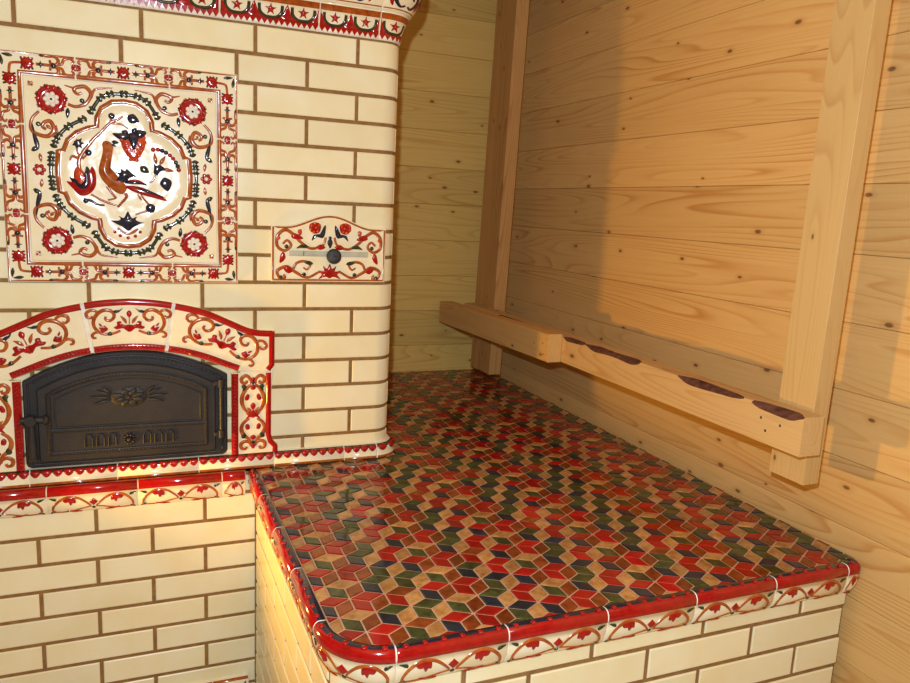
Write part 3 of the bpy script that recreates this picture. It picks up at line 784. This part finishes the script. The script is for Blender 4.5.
mb = MB(); plate(mb, [(AX+x, z-.002) for x, z in out_s[:-3]]+[(AX+.348, -.80), (AX+.33, -1.0266), (AX+.265, -1.0266), (AX+.265, -.806)]+[(AX+x, z+.001) for x, z in in_s[::-1]]
                 +[(AX-x, z+.001) for x, z in in_s[1:]]+[(AX-.265, -.806), (AX-.265, -1.0266), (AX-.33, -1.0266), (AX-.348, -.80)]+[(AX-x, z-.002) for x, z in out_s[:-3]][::-1][:-1], .0, YS+.003, 'white', .001)
surround = mb.build('door_surround', stove)
def beads_along(cv, P_, r, mat, step):
    """twisted-rope look: slanting raised strands along a strip"""
    L = 0; nxt = step/2
    for a, b in zip(P_, P_[1:]):
        d = math.hypot(b[0]-a[0], b[1]-a[1]); ang = math.atan2(b[1]-a[1], b[0]-a[0])
        while nxt <= L+d:
            t = (nxt-L)/d; x, y = a[0]+(b[0]-a[0])*t, a[1]+(b[1]-a[1])*t
            cv.push(x, y, 1, 1, ang+.75); cv.disc(0, 0, r*1.15, mat, .0062, 8, r*.44); cv.pop(); nxt += step
        L += d
def arch_motif(cv):
    """palmette with a pair of scrolls; units: 1 = one zoomed pixel of the measured tile"""
    Q = lambda *a: [(x-372, -(y-265)) for x, y in a]
    def half():
        cv.stroke(Q((440, 318), (490, 340), (545, 347), (595, 330), (632, 285), (635, 230), (605, 178), (560, 150), (512, 154), (485, 182), (490, 215), (518, 236), (548, 226), (546, 200)), 19, 'brown', .0026, (.7, 1.1, .7))
        cv.stroke(Q((608, 185), (615, 160), (650, 150), (685, 172), (682, 203), (655, 213), (642, 196)), 16, 'brown', .0024, (.8, 1.1, .7))
        cv.stroke(Q((585, 332), (625, 332), (648, 352), (640, 376), (618, 374)), 15, 'brown', .0024, (.8, 1.1, .7))
        cv.blob(Q((415, 130), (440, 148), (470, 148), (500, 162), (480, 175), (445, 165)), 'navy', .003)
        cv.blob(Q((530, 305), (545, 285), (560, 275), (575, 290), (600, 290), (590, 312), (575, 330), (550, 325)), 'red', .0034)
        cv.leaf(392-372, -(262-265), 440-372, -(195-265), 26, 'brown', .0026, 5)
        cv.blob(Q((372, 330), (395, 318), (420, 300), (470, 308), (490, 290), (465, 275), (465, 245), (435, 240), (425, 262), (400, 272), (372, 270)), 'red', .0036)
        cv.blob(Q((500, 340), (515, 325), (535, 335), (540, 352), (520, 360), (502, 355)), 'green', .0034); cv.disc(640-372, -(240-265), 11, 'orange', .0034, 8)
        cv.leaf(575-372, -(285-265), 600-372, -(255-265), 16, 'red', .0032)
    cv.both(half)
    cv.blob(Q((372, 150), (392, 170), (388, 195), (376, 212), (376, 262), (368, 262), (368, 212), (356, 195), (352, 170)), 'red', .0036)
def strip(cv, P_, w, mat, h):
    cv.stroke(P_, w/WF, mat, h, smooth=False)
def arch_tile(x0t, x1t, x0b, x1b, mir):
    """tile between joints: top x0t..x1t and bottom x0b..x1b (relative to the axis)"""
    def cut(P_, a, b): return [(a, lerp_curve(P_, a))]+[q for q in P_ if a < q[0] < b]+[(b, lerp_curve(P_, b))]
    sx = -1 if mir else 1
    mb = MB(); T = lambda P_: [(AX+sx*x, z) for x, z in P_]
    return mb, cut, T
# keystone
def sym_curve(P_, a): return [(-x, z) for x, z in P_ if x <= a][::-1][:-1]+[q for q in P_ if q[0] <= a]
mb = MB(); to = sym_curve(out_s, .1055); bo = sym_curve(in_s, .0855)
plate(mb, [(AX+x, z) for x, z in to+bo[::-1]], .0, YS, 'cream', .002)
cv = Canvas(mb, flat_fn(YS)); cv.push(AX, 0, 1)
strip(cv, [(x, z-.0075) for x, z in to], .0165, 'red', .0055)
bs = [(x, z+.009) for x, z in bo]; strip(cv, bs, .0165, 'red', .0022); beads_along(cv, bs, .0062, 'red', .0085)
cv.push(0, -.6705, .000300); arch_motif(cv); cv.pop(); cv.pop()
mb.build('arch_tile', surround)
for mir in (False, True):
    sx = -1 if mir else 1
    to = [(.1075, lerp_curve(out_s, .1075))]+[q for q in out_s if q[0] > .1085]; bo = [(.0875, lerp_curve(in_s, .0875))]+[q for q in in_s if q[0] > .0885]
    O = to+[(.351, -.783), (.346, -.790), (.335, -.8005)]+bo[::-1]
    mb = MB(); plate(mb, [(AX+sx*x, z) for x, z in O], .0, YS, 'cream', .002)
    cv = Canvas(mb, flat_fn(YS)); cv.push(AX, 0, sx, 1)
    up = curve_off(to, -.0075); up = up[:-2]+[(.3435, -.7008)]
    strip(cv, up, .0165, 'red', .0055); strip(cv, [(.3435, -.6935), (.3435, -.784), (.334, -.797)], .0150, 'red', .0055)
    bs = curve_off(bo, .009); strip(cv, bs[:-1], .0165, 'red', .0022); beads_along(cv, bs[:-2], .0062, 'red', .0085)
    cv.push(.2215, -.7185, .000335, .00032, -.40); arch_motif(cv); cv.pop(); cv.pop()
    mb.build('arch_tile', surround)
    # jamb
    O = [(.2405, -.8035), (.335, -.8035), (.3425, -.8045), (.3425, -.975), (.3475, -.993), (.3605, -1.006), (.3605, -1.0265), (.2405, -1.0265)]
    mb = MB(); plate(mb, [(AX+sx*x, z) for x, z in O], .0, YS, 'cream', .002)
    cv = Canvas(mb, flat_fn(YS)); cv.push(AX, 0, sx, 1)
    strip(cv, [(.2495, -.805), (.2495, -1.0255)], .0185, 'red', .0022); beads_along(cv, [(.2495, -.806), (.2495, -1.0245)], .0068, 'red', .0095)
    strip(cv, [(.3355, -.8045), (.3355, -.975), (.341, -.995), (.3535, -1.009), (.3535, -1.0255)], .0145, 'red', .0055)
    cv.push(.2955, -.914, .000385)
    Q = lambda *a: [(x-308, -(y-288)) for x, y in a]
    def jh():
        cv.stroke(Q((322, 78), (328, 45), (355, 22), (385, 42), (378, 70), (355, 74), (348, 55)), 16, 'brown', .0024, (.8, 1.1, .7))
        cv.stroke(Q((318, 85), (350, 110), (378, 160), (382, 210), (365, 255), (335, 290)), 18, 'brown', .0026, (.7, 1.1, .7))
        cv.stroke(Q((335, 325), (372, 355), (386, 395), (372, 440), (340, 470), (322, 500)), 18, 'brown', .0026, (.7, 1.1, .7))
        cv.stroke(Q((322, 520), (330, 500), (360, 488), (388, 505), (385, 535), (360, 542), (350, 525)), 16, 'brown', .0024, (.8, 1.1, .7))
        cv.blob(Q((348, 100), (365, 84), (386, 92), (378, 115), (380, 132), (355, 125)), 'green', .003)
        cv.blob(Q((352, 440), (372, 420), (388, 445), (382, 465), (355, 465)), 'green', .003)
        cv.blob(Q((330, 165), (345, 150), (362, 172), (362, 195), (340, 195)), 'red', .0032)
        cv.blob(Q((332, 372), (350, 362), (362, 380), (352, 405), (330, 400)), 'red', .0032)
        cv.leaf(10, 0, 42, 42, 20, 'brown', .0024, 4)
    cv.both(jh)
    palmette(0, -10, .85); cv.leaf(0, 75, 0, 20, 36, 'red', .0034); cv.disc(0, 183, 20, 'red', .0034); cv.leaf(0, 255, 0, 215, 34, 'red', .003)
    cv.star(0, 215, 20, 10, 4, 'navy', .0036); cv.leaf(0, -155, 0, -195, 40, 'red', .0034); cv.star(0, -208, 20, 10, 4, 'navy', .0034); cv.leaf(0, -215, 0, -258, 34, 'red', .003)
    cv.pop(); cv.pop()
    mb.build('jamb_tile', surround)

WF = 1.35
# --- firebox door
DXC = -.3065
def door_outline(hw, zb, zs, zt, r=.012, n=24):
    P_ = [(DXC-hw+r, zb), (DXC+hw-r, zb), (DXC+hw-r*.3, zb+r*.3), (DXC+hw, zb+r), (DXC+hw, zs)]
    for i in range(1, n):
        t = 1-2*i/n; P_.append((DXC+hw*t, zs+(zt-zs)*(1-abs(t)**2.1)))
    return P_+[(DXC-hw, zs), (DXC-hw, zb+r), (DXC-hw+r*.3, zb+r*.3)]
def rim(mb, A, yA, B, yB, mat):
    n = len(A); mb.add([(x, yA, z) for x, z in A]+[(x, yB, z) for x, z in B], [(i, (i+1) % n, n+(i+1) % n, n+i) for i in range(n)], mat)
mb = MB(); o1 = door_outline(.2335, -1.0205, -.806, -.7385)
plate(mb, o1, .0, -.020, 'iron2', .003)
cv = Canvas(mb, flat_fn(-.020))
ol = door_outline(.222, -1.012, -.812, -.749); cv.stroke(ol+[ol[0]], .004, 'iron2', .003, smooth=False)
beads_c = door_outline(.2165, -1.012, -.815, -.7545)[4:-2]
L_ = 0
for a, b in zip(beads_c, beads_c[1:]):
    d = math.hypot(b[0]-a[0], b[1]-a[1]); k = max(1, int(d/.0075))
    for i in range(k): cv.disc(a[0]+(b[0]-a[0])*i/k, a[1]+(b[1]-a[1])*i/k, .0026, 'iron2', .0022, 6)
door = mb.build('firebox_door', stove); door['label'] = 'black cast iron arched firebox door'
mb = MB(); plate(mb, door_outline(.2035, -1.006, -.8255, -.768, .008), -.012, -.030, 'iron', .003)
cv = Canvas(mb, flat_fn(-.030))
fr_ = door_outline(.1795, -.985, -.838, -.7925, .004); cv.stroke(fr_+[fr_[0]], .009, 'iron', .0035, smooth=False)
fr2 = door_outline(.170, -.979, -.845, -.8015, .004)
def bead_line(P_, r, st_):
    for a, b in zip(P_, P_[1:]):
        d = math.hypot(b[0]-a[0], b[1]-a[1]); k = max(1, int(d/st_))
        for i in range(k): cv.disc(a[0]+(b[0]-a[0])*i/k, a[1]+(b[1]-a[1])*i/k, r, 'iron', .0055 if r > .0024 else .003, 6)
bead_line(fr_+[fr_[0]], .0026, .0066)
cv.stroke([(DXC-.178, -.9275), (DXC+.178, -.9275)], .009, 'iron', .0035, smooth=False); bead_line([(DXC-.175, -.9275), (DXC+.175, -.9275)], .0026, .0066)
mid_ = [q for q in door_outline(.166, -.920, -.850, -.8055, .003)]; cv.stroke(mid_+[mid_[0]], .003, 'iron', .002, smooth=False)
# oval rosette with rays
cv.push(-.308, -.851)
cv.disc(0, 0, .043, 'iron', .0035, 28, .0265)
for i in range(8):
    a = 2*PI*i/8+.39; cv.push(0, 0, 1, .62); cv.leaf(.008*math.cos(a), .008*math.sin(a), .040*math.cos(a), .040*math.sin(a), .020, 'iron', .0062); cv.pop()
cv.disc(0, 0, .006, 'iron', .0068, 10)
for sg in (1, -1):
    for y0, y1, x1 in ((.006, .020, .075), (.0, .004, .090), (-.006, -.014, .082), (.010, .028, .060)): cv.leaf(sg*.040, y0, sg*x1, y1, .008, 'iron', .0045)
cv.pop()
for k in range(3):
    for sg in (1, -1):
        x = DXC+sg*(.040+.0265*k)-.002
        cv.blob([(x-.007, -.972), (x-.007, -.952), (x-.004, -.945), (x+.004, -.945), (x+.007, -.952), (x+.007, -.972)], 'slot', .0006, False)
        cv.stroke([(x-.0085, -.973), (x-.0085, -.951), (x-.004, -.9425), (x+.004, -.9425), (x+.0085, -.951), (x+.0085, -.973)], .0036, 'iron', .004, smooth=False)
for i in range(10):
    a = 2*PI*i/10; cv.leaf(-.310+.006*math.cos(a), -.959+.006*math.sin(a), -.310+.0165*math.cos(a), -.959+.0165*math.sin(a), .008, 'iron', .007)
cv.disc(-.310, -.959, .007, 'iron', .012, 12)
leaf = mb.build('door_leaf', door)
mb = MB(); mb.tube((-.5235, -.030, -.905), (-.5235, -.030, -.992), .0075, 'iron', r1=.0105); mb.tube((-.5235, -.012, -.897), (-.5235, -.048, -.897), .012, 'iron'); mb.tube((-.545, -.034, -.897), (-.497, -.034, -.897), .0085, 'iron'); mb.tube((-.5235, -.030, -.992), (-.5235, -.030, -.999), .012, 'iron2')
mb.lathe((-.497, -.034, -.897), (1, 0, 0), [(.0085, 0), (.012, .002), (.012, .010), (.006, .013), (0, .0135)], 'iron', 16)
mb.build('door_handle', door)
mb = MB(); mb.tube((-.0885, -.028, -.972), (-.0885, -.028, -.815), .005, 'iron2')
for z in (-.826, -.962):
    mb.tube((-.0885, -.028, z-.010), (-.0885, -.028, z+.010), .0095, 'iron'); mb.box(-.107, -.0885, -.034, -.022, z-.006, z+.006, 'iron', .001)
for k in range(14): mb.tube((-.0885, -.028, -.945+.0078*k), (-.0885, -.028, -.942+.0078*k), .0068, 'iron2')
mb.build('door_hinge', door)

# ================================================================== the bench
bench = thing('stove_bench', 'heated stove bench topped with red brown and green cube mosaic beside the wooden wall', 'bench', (.55, -.2, 0))
BT = -1.0690
mb = MB()
P_ = [path_be.at(u, -.0035) for u in path_be.cuts(path_be.S[0], path_be.S[-1])]
P_ = P_+[(XE-.0035, 1.052), (XR+.03, 1.052), (XR+.03, .003), (.0035, .003)]
nb = len(P_); mb.add([(x, y, -1.80) for x, y in P_]+[(x, y, -1.085) for x, y in P_], [(i, (i+1) % nb, nb+(i+1) % nb, nb+i) for i in range(nb)]+[list(range(nb)), list(range(2*nb-1, nb-1, -1))], 'grout')
BZ = -1.1735
for j in range(-2, 9):
    z1 = BZ-j*CH-GW/2; z0 = BZ-(j+1)*CH+GW/2
    if j == -2: z1 = -1.10
    if z0 < -1.79: z0 = -1.79
    ph = .882 if j % 2 == 0 else 1.013
    a, b = SB0+.004, path_be.S[-1]
    course(mb, path_be, joints_of(path_be, ph, a, b), z0, z1)
mb.build('brick_base', bench)
for a, b in ((.103+.2022*k, .103+.2022*(k+1)) for k in range(5)):
    edge_tile(path_be, a, b, bench, 2)
e_end = path_be.S[-1]
edge_tile(path_be, .103+.2022*5, XE-.002+.0131, bench, 1)
# corner tile: from y=-.82 on the left side, round the corner
s_corner0 = SB0+(.82+YB)          # arc length of y=-.82 on the left side
edge_tile(path_be, s_corner0, .103, bench, 2, label='rounded corner edge tile')
s = s_corner0; y = -.82
for k in range(4):
    s2 = max(SB0+.003, s-.2005)
    if s-s2 > .05: edge_tile(path_be, s2, s, bench, 2)
    s = s2

# mosaic
mb = MB(); X0, X1, Y0, Y1 = -.0035, 1.1625, YF-.0035, 1.056; rr = .103
rim_pts = [path_be.at(u, -.0035) for u in path_be.cuts(SB0, .5)]
reg = [(X1, YF+.0035), (X1, Y1), (rim_pts[0][0]-.0, Y1)]+rim_pts[:-1]
bed = [(X1, YF+.002), (X1, Y1), (XR+.022, Y1), (XR+.022, -.0295)]+[(x, min(y, -.0295)) for x, y in rim_pts[:-1]]
n = len(bed); mb.add([(x, y, -1.086) for x, y in bed]+[(x, y, BT) for x, y in bed], [(i, (i+1) % n, n+(i+1) % n, n+i) for i in range(n)]+[list(range(n)), list(range(2*n-1, n-1, -1))], 'mgrout')
def clip(poly, reg):
    out = poly; n = len(reg)
    ar = sum(reg[i][0]*reg[(i+1) % n][1]-reg[(i+1) % n][0]*reg[i][1] for i in range(n)); sg = 1 if ar > 0 else -1
    for i in range(n):
        a, b = reg[i], reg[(i+1) % n]; nx, ny = -(b[1]-a[1])*sg, (b[0]-a[0])*sg; inp = out; out = []
        if not inp: return []
        d = [(q[0]-a[0])*nx+(q[1]-a[1])*ny for q in inp]
        for k in range(len(inp)):
            p, q = inp[k], inp[(k+1) % len(inp)]; dp, dq = d[k], d[(k+1) % len(inp)]
            if dp >= 0: out.append(p)
            if (dp >= 0) != (dq >= 0): t = dp/(dp-dq); out.append((p[0]+(q[0]-p[0])*t, p[1]+(q[1]-p[1])*t))
    return out
def mosaic_tile(poly, mat):
    P_ = clip(poly, reg)
    if len(P_) < 3: return
    Q = []
    for q in P_:
        if not Q or math.hypot(q[0]-Q[-1][0], q[1]-Q[-1][1]) > 5e-4: Q.append(q)
    if math.hypot(Q[0][0]-Q[-1][0], Q[0][1]-Q[-1][1]) < 5e-4: Q.pop()
    n = len(Q)
    if n < 3: return
    ar = sum(Q[i][0]*Q[(i+1) % n][1]-Q[(i+1) % n][0]*Q[i][1] for i in range(n))/2
    if abs(ar) < 6e-5: return
    if ar < 0: Q = Q[::-1]
    def inset(d):
        o = []
        for i in range(n):
            a, b, c = Q[i-1], Q[i], Q[(i+1) % n]
            d1 = (b[0]-a[0], b[1]-a[1]); d2 = (c[0]-b[0], c[1]-b[1]); l1 = math.hypot(*d1); l2 = math.hypot(*d2)
            n1 = (-d1[1]/l1, d1[0]/l1); n2 = (-d2[1]/l2, d2[0]/l2); m = (n1[0]+n2[0], n1[1]+n2[1]); q = max(.35, m[0]*n1[0]+m[1]*n1[1])
            o.append((b[0]+m[0]*d/q, b[1]+m[1]*d/q))
        return o
    tx, ty = random.gauss(0, .006), random.gauss(0, .006); cx = sum(q[0] for q in Q)/n; cy = sum(q[1] for q in Q)/n
    z = lambda q, h: BT+h+(q[0]-cx)*tx+(q[1]-cy)*ty
    A, B, D = inset(.0016), inset(.0019), inset(.0034)
    V = [(x, y, BT-.001) for x, y in A]+[(x, y, z((x, y), .0013)) for x, y in B]+[(x, y, z((x, y), .0021)) for x, y in D]
    mb.add(V, [(j*n+i, j*n+(i+1) % n, (j+1)*n+(i+1) % n, (j+1)*n+i) for j in range(2) for i in range(n)]+[list(range(2*n, 3*n))], mat)
S = .0381; VX = S*math.sqrt(3); VY = 1.5*S
BX, BY = .104, -.778          # centre of a cube of kind B
KIND1 = [('t_red', 't_red', 't_brown'), None, ('t_red', 't_navy', 't_brown')]      # B, X, A
KIND2 = [None, ('t_tan', 't_green', 't_brown'), ('t_green', 't_navy', 't_tan')]     # Y, C, E
for r_ in range(-4, 36):
    for c_ in range(-20, 26):
        cx = BX+VX*c_+(VX/2 if r_ % 2 else 0); cy = BY+VY*r_
        if not (-.05 < cx < 1.22 and -1.0 < cy < 1.12): continue
        if cx < XR-.04 and cy > .05: continue
        rnd = random.random()
        if r_ % 2 == 0:
            k = KIND1[c_ % 3] or (('t_navy', 't_green', 't_tan') if rnd < .45 else ('t_brown', 't_green', 't_tan') if rnd < .7 else ('t_brown', 't_red', 't_tan'))
        else:
            # columns: C sits half a step right of A (c=-1 -> x=.071), E right of B
            k = KIND2[(c_+2) % 3] or (('t_red', 't_red', 't_tan') if rnd < .62 or cx < .05 else ('t_green', 't_green', 't_tan'))
        h = [(cx+S*math.cos(PI/6+PI/3*i), cy+S*math.sin(PI/6+PI/3*i)) for i in range(6)]   # 0 upper right,1 top,2 upper left,3 lower left,4 bottom,5 lower right
        c = (cx, cy)
        mosaic_tile([c, h[0], h[1], h[2]], k[0]); mosaic_tile([c, h[2], h[3], h[4]], k[1]); mosaic_tile([c, h[4], h[5], h[0]], k[2])
mb.build('mosaic_top', bench)

# ================================================================== the timber frame
frame = thing('timber_frame', 'unfinished pine frame of two uprights and a barked crossbar beside the wooden wall', 'wooden frame', (1.05, .0, Z1+FL))
def prism(mb, secA, zA, secB, zB, mat, bev=.0007):
    """upright with rectangular sections (x0,x1,y0,y1) at two heights, chamfered long edges"""
    V = []
    for (x0, x1, y0, y1), z in ((secA, zA), (secB, zB)):
        b = bev; V += [(x0+b, y0, z), (x1-b, y0, z), (x1, y0+b, z), (x1, y1-b, z), (x1-b, y1, z), (x0+b, y1, z), (x0, y1-b, z), (x0, y0+b, z)]
    mb.add(V, [(i, (i+1) % 8, 8+(i+1) % 8, 8+i) for i in range(8)]+[list(range(7, -1, -1)), list(range(8, 16))], mat)
def lin(a, za, b, zb, z): return a+(b-a)*(z-za)/(zb-za)
mb = MB()
yn, yf = lambda z: lin(-.880, -.90, -.8965, .08, z), lambda z: lin(-.785, -.90, -.8025, .08, z)
prism(mb, (1.0225, 1.066, yn(-.899), yf(-.899)), -.899, (1.0225, 1.066, yn(Z1), yf(Z1)), Z1-.001, 'wood_post')
o = mb.build('post', frame); o['label'] = 'pale planed upright nearer the camera'
mb = MB()
yn, yf = lambda z: lin(.707, -1.012, .645, .43, z), lambda z: lin(.898, -1.012, .826, .43, z)
g_ = .60
ym = lambda z: yn(z)+(yf(z)-yn(z))*g_
prism(mb, (1.0225, 1.074, yn(-1.013), ym(-1.013)-.0008), -1.013, (1.0225, 1.074, yn(Z1), ym(Z1)-.0008), Z1-.001, 'wood_old')
prism(mb, (1.0235, 1.074, ym(-1.016)+.0008, yf(-1.016)), -1.016, (1.0235, 1.074, ym(Z1)+.0008, yf(Z1)), Z1-.001, 'wood_old')
o = mb.build('post', frame); o['label'] = 'brown upright near the corner of the walls'
# rail with bark left on its top front edge
mb = MB(); ys = [-.912+.012*i for i in range(0, 149)]
def wane(y):
    for a, b, w in ((-.905, -.765, 1.0), (-.742, -.520, .95), (-.36, -.092, 1.1), (-.080, .045, .75), (.08, .55, .35)):
        if a < y < b:
            t = (y-a)/(b-a); return w*min(1, 6*t, 6*(1-t))**.6*(.8+.2*math.sin(y*23+w*9))
    return 0
sec = []
for y in ys:
    w = wane(y)
    sec.append([(.965, y, -.821), (.965, y, -.7395-.0125*w-.001), (.966+.010*w, y, -.7385-.006*w), (.968+.022*w, y, -.738), (1.0215, y, -.738), (1.0215, y, -.821)])
n = 6; V = [p for s_ in sec for p in s_]
for j in range(6):
    for i in range(len(ys)-1):
        bark = j in (1, 2) and (wane(ys[i])+wane(ys[i+1]))/2 > .12
        mb.add([V[i*n+j], V[(i+1)*n+j], V[(i+1)*n+(j+1) % n], V[i*n+(j+1) % n]], [(0, 1, 2, 3)], 'bark' if bark else 'wood_rail')
mb.add(sec[0], [list(range(6))], 'wood_rail'); mb.add(sec[-1], [list(range(5, -1, -1))], 'wood_rail')
import bmesh
rail = mb.build('crossbar', frame, fix=False)
bm = bmesh.new(); bm.from_mesh(rail.data); bmesh.ops.remove_doubles(bm, verts=bm.verts, dist=1e-5); bmesh.ops.recalc_face_normals(bm, faces=bm.faces); bm.to_mesh(rail.data); bm.free()
for y, z in ((-.800, -.768), (-.854, -.771), (-.816, -.793)):
    m2 = MB(); m2.lathe((.9655, y, z), (-1, 0, 0), [(.0032, -.002), (.0032, .0006), (0, .001)], 'nail', 10); o = m2.build('nail_head', frame)
mb = MB()
A = (.913, .9635, -.822, -.731); B = (.905, .9640, -.8365, -.747); ya, yb = .052, .992
V = []
for (x0, x1, z0, z1), y in ((A, ya), (B, yb)):
    b = .002; V += [(x0+b, y, z0), (x1-b, y, z0), (x1, y, z0+b), (x1, y, z1-b), (x1-b, y, z1), (x0+b, y, z1), (x0, y, z1-b), (x0, y, z0+b)]
mb.add(V, [(i, (i+1) % 8, 8+(i+1) % 8, 8+i) for i in range(8)]+[list(range(7, -1, -1)), list(range(8, 16))], 'wood_beam')
o = mb.build('beam', frame); o['label'] = 'short brown beam on the far half of the crossbar'
for y, z in ((.085, -.765), (.078, -.80), (.14, -.775)):
    m2 = MB(); m2.lathe((.9128, y, z), (-1, 0, 0), [(.0026, -.002), (.0026, .0006), (0, .001)], 'nail', 10); m2.build('nail_head', frame)

# ================================================================== camera and light
f, yaw, pit, rol = 747.3976, 0.39496, 0.17419, -0.04828
import sys
F = Vector((math.sin(yaw)*math.cos(pit), math.cos(yaw)*math.cos(pit), -math.sin(pit)))
RT = Vector((math.cos(yaw), -math.sin(yaw), 0)); DN = F.cross(RT)
c, s = math.cos(rol), math.sin(rol)
right = c*RT+s*DN; down = -s*RT+c*DN
cam = bpy.data.cameras.new('camera'); co = bpy.data.objects.new('camera', cam); C.objects.link(co)
cam.sensor_width = 36; cam.sensor_fit = 'HORIZONTAL'; cam.lens = f*36/910; cam.clip_start = .02
CP = Vector((-0.2597, -1.9943, -0.3566+FL))
mt = Matrix((right, -down, -F)).transposed().to_4x4(); mt.translation = CP
co.matrix_world = mt
bpy.context.scene.camera = co

def point(name, loc, energy, col, r):
    l = bpy.data.lights.new(name, 'POINT'); l.energy = energy; l.color = col; l.shadow_soft_size = r
    o = bpy.data.objects.new(name, l); C.objects.link(o); o.location = loc; return o
point('camera_flash', CP-down*.135-right*.038, 104, (.70, .84, 1.0), .014)
l = bpy.data.lights.new('work_lamp', 'SPOT'); l.energy = 47; l.color = (1.0, .54, .08); l.shadow_soft_size = .04; l.spot_size = math.radians(102); l.spot_blend = 1.0
lo = bpy.data.objects.new('work_lamp', l); C.objects.link(lo); lo.location = (-.72, -.205, -1.10+FL)
lo.rotation_euler = (Vector((1.165, -.72, -.55))-Vector((-.72, -.205, -1.10))).to_track_quat('-Z', 'Y').to_euler()
w = bpy.data.worlds.new('world'); bpy.context.scene.world = w; w.use_nodes = True
w.node_tree.nodes['Background'].inputs[0].default_value = (.9, .8, .65, 1); w.node_tree.nodes['Background'].inputs[1].default_value = .15
sc = bpy.context.scene
sc.view_settings.view_transform = 'Standard'; sc.view_settings.look = 'None'; sc.view_settings.gamma = 1; sc.view_settings.use_curve_mapping = False
sc.view_settings.exposure = 0.0
for o in ALL:
    if '_w' in o: del o['_w']
